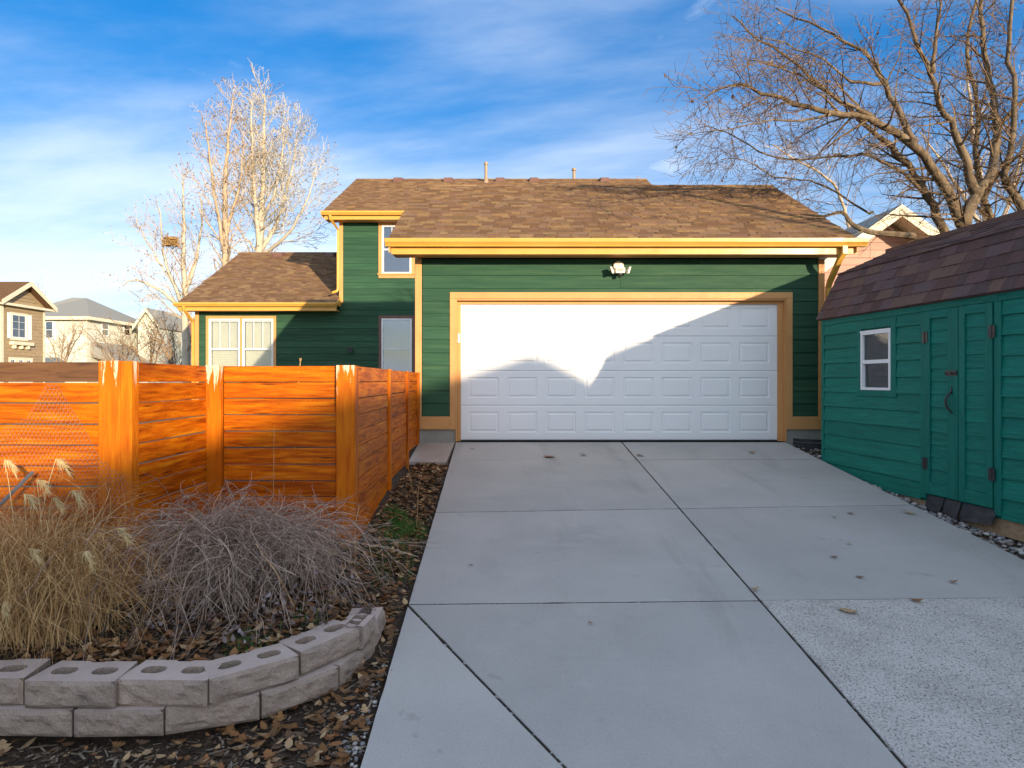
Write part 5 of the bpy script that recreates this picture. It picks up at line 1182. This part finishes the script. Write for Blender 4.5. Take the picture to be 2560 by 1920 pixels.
# rose house right of the garage
pk = thing('rose_house', 'rose-coloured house with pale gable trim behind garage and shed', 'house', (9.9, 17.0, 0))
PY = 17.0; pc = P(2210, 548, PY); pL = P(2085, 640, PY); pR = P(2345, 640, PY); slope = .72
xL_, xR_ = pc.x-3.0, pc.x+3.0; zE_ = pc.z-3.0*slope
MB().prism([(xL_, -.5), (xR_, -.5), (xR_, zE_), (pc.x, pc.z), (xL_, zE_)], PY, PY+9, axis=1).build('wall', M_pink, pk)
z = 1.0
while z < pc.z-.25:
    zt = z+.2; hw_ = 3.0 if zt < zE_ else (pc.z-zt)/slope
    if hw_ > .1: MB().hexa([(pc.x-hw_, PY-.028, z+.004), (pc.x+hw_, PY-.028, z+.004), (pc.x+hw_, PY-.001, z+.004), (pc.x-hw_, PY-.001, z+.004), (pc.x-hw_, PY-.006, zt), (pc.x+hw_, PY-.006, zt), (pc.x+hw_, PY-.001, zt), (pc.x-hw_, PY-.001, zt)]).build('siding_plank', M_pink, pk)
    z += .2
for sg in (-1, 1):
    a = Vector((pc.x+sg*3.5, PY-.75, pc.z-3.5*slope+.05)); b = Vector((pc.x, PY-.75, pc.z+.05)); yv = Vector((0, 10, 0)); up = Vector((0, 0, .10)); rm = MB()
    rm.hexa([a, a+yv, b+yv, b, a+up, a+yv+up, b+yv+up, b+up]); rm.build('roof_deck', M_cream, pk)
    rm = MB(); s2 = Vector((0, .02, .105)); u2 = Vector((0, 0, .04)); rm.hexa([a+s2, a+yv+s2, b+yv+s2, b+s2, a+s2+u2, a+yv+s2+u2, b+yv+s2+u2, b+s2+u2]); rm.build('roof', M_greyroof, pk)
    rm = MB(); e_ = Vector((0, -.04, 0)); d_ = Vector((0, 0, -.17)); rm.hexa([a+e_+d_, a+d_-Vector((0, .002, 0)), b+d_-Vector((0, .002, 0)), b+e_+d_, a+e_+up*1.3, a+up*1.3-Vector((0, .002, 0)), b+up*1.3-Vector((0, .002, 0)), b+e_+up*1.3]); rm.build('rake_board', M_cream, pk)
# buildings across the alley, behind the viewer, whose shade lies over the driveway
def shade_pt(X, Z, Y): k = (Y0-Y); return (X+.62*k, Z+.195*k)
n1 = thing('alley_house', 'beige gabled house across the alley behind the viewer', 'house', (14, -16, -1.3))
px_, pz_ = shade_pt(.449, 1.376, -13.0); hw_ = 4.2; sl_ = .55
MB().prism([(px_-hw_, -1.6), (px_+hw_, -1.6), (px_+hw_, pz_-hw_*sl_), (px_, pz_-.1), (px_-hw_, pz_-hw_*sl_)], -12.7, -27, axis=1).build('wall', M_stucco, n1)
for sg in (-1, 1): MB().hexa([(px_+sg*(hw_+.4), -13, pz_-(hw_+.4)*sl_-.12), (px_+sg*(hw_+.4), -27.3, pz_-(hw_+.4)*sl_-.12), (px_, -27.3, pz_-.12), (px_, -13, pz_-.12), (px_+sg*(hw_+.4), -13, pz_-(hw_+.4)*sl_), (px_+sg*(hw_+.4), -27.3, pz_-(hw_+.4)*sl_), (px_, -27.3, pz_), (px_, -13, pz_)]).build('roof', M_greyroof, n1)
ex, ez = shade_pt(1.616, 1.376, -6.0); W2 = 4.0; s2_ = .338
n2 = thing('alley_garage', 'beige garage across the alley behind the viewer on the right', 'garage', (ex, -6, 0), rotz=math.atan2(.62, 1))
MB().prism([(.2, -1.6), (2*W2-.2, -1.6), (2*W2-.2, ez), (W2, ez+W2*s2_-.15), (.2, ez-.05)], -.3, -6, axis=1).build('wall', M_stucco, n2)
for xe in (0, 2*W2):
    MB().hexa([(xe, 0, ez-.14), (xe, -6.3, ez-.14), (W2, -6.3, ez+W2*s2_-.14), (W2, 0, ez+W2*s2_-.14), (xe, 0, ez), (xe, -6.3, ez), (W2, -6.3, ez+W2*s2_), (W2, 0, ez+W2*s2_)]).build('roof', M_greyroof, n2)
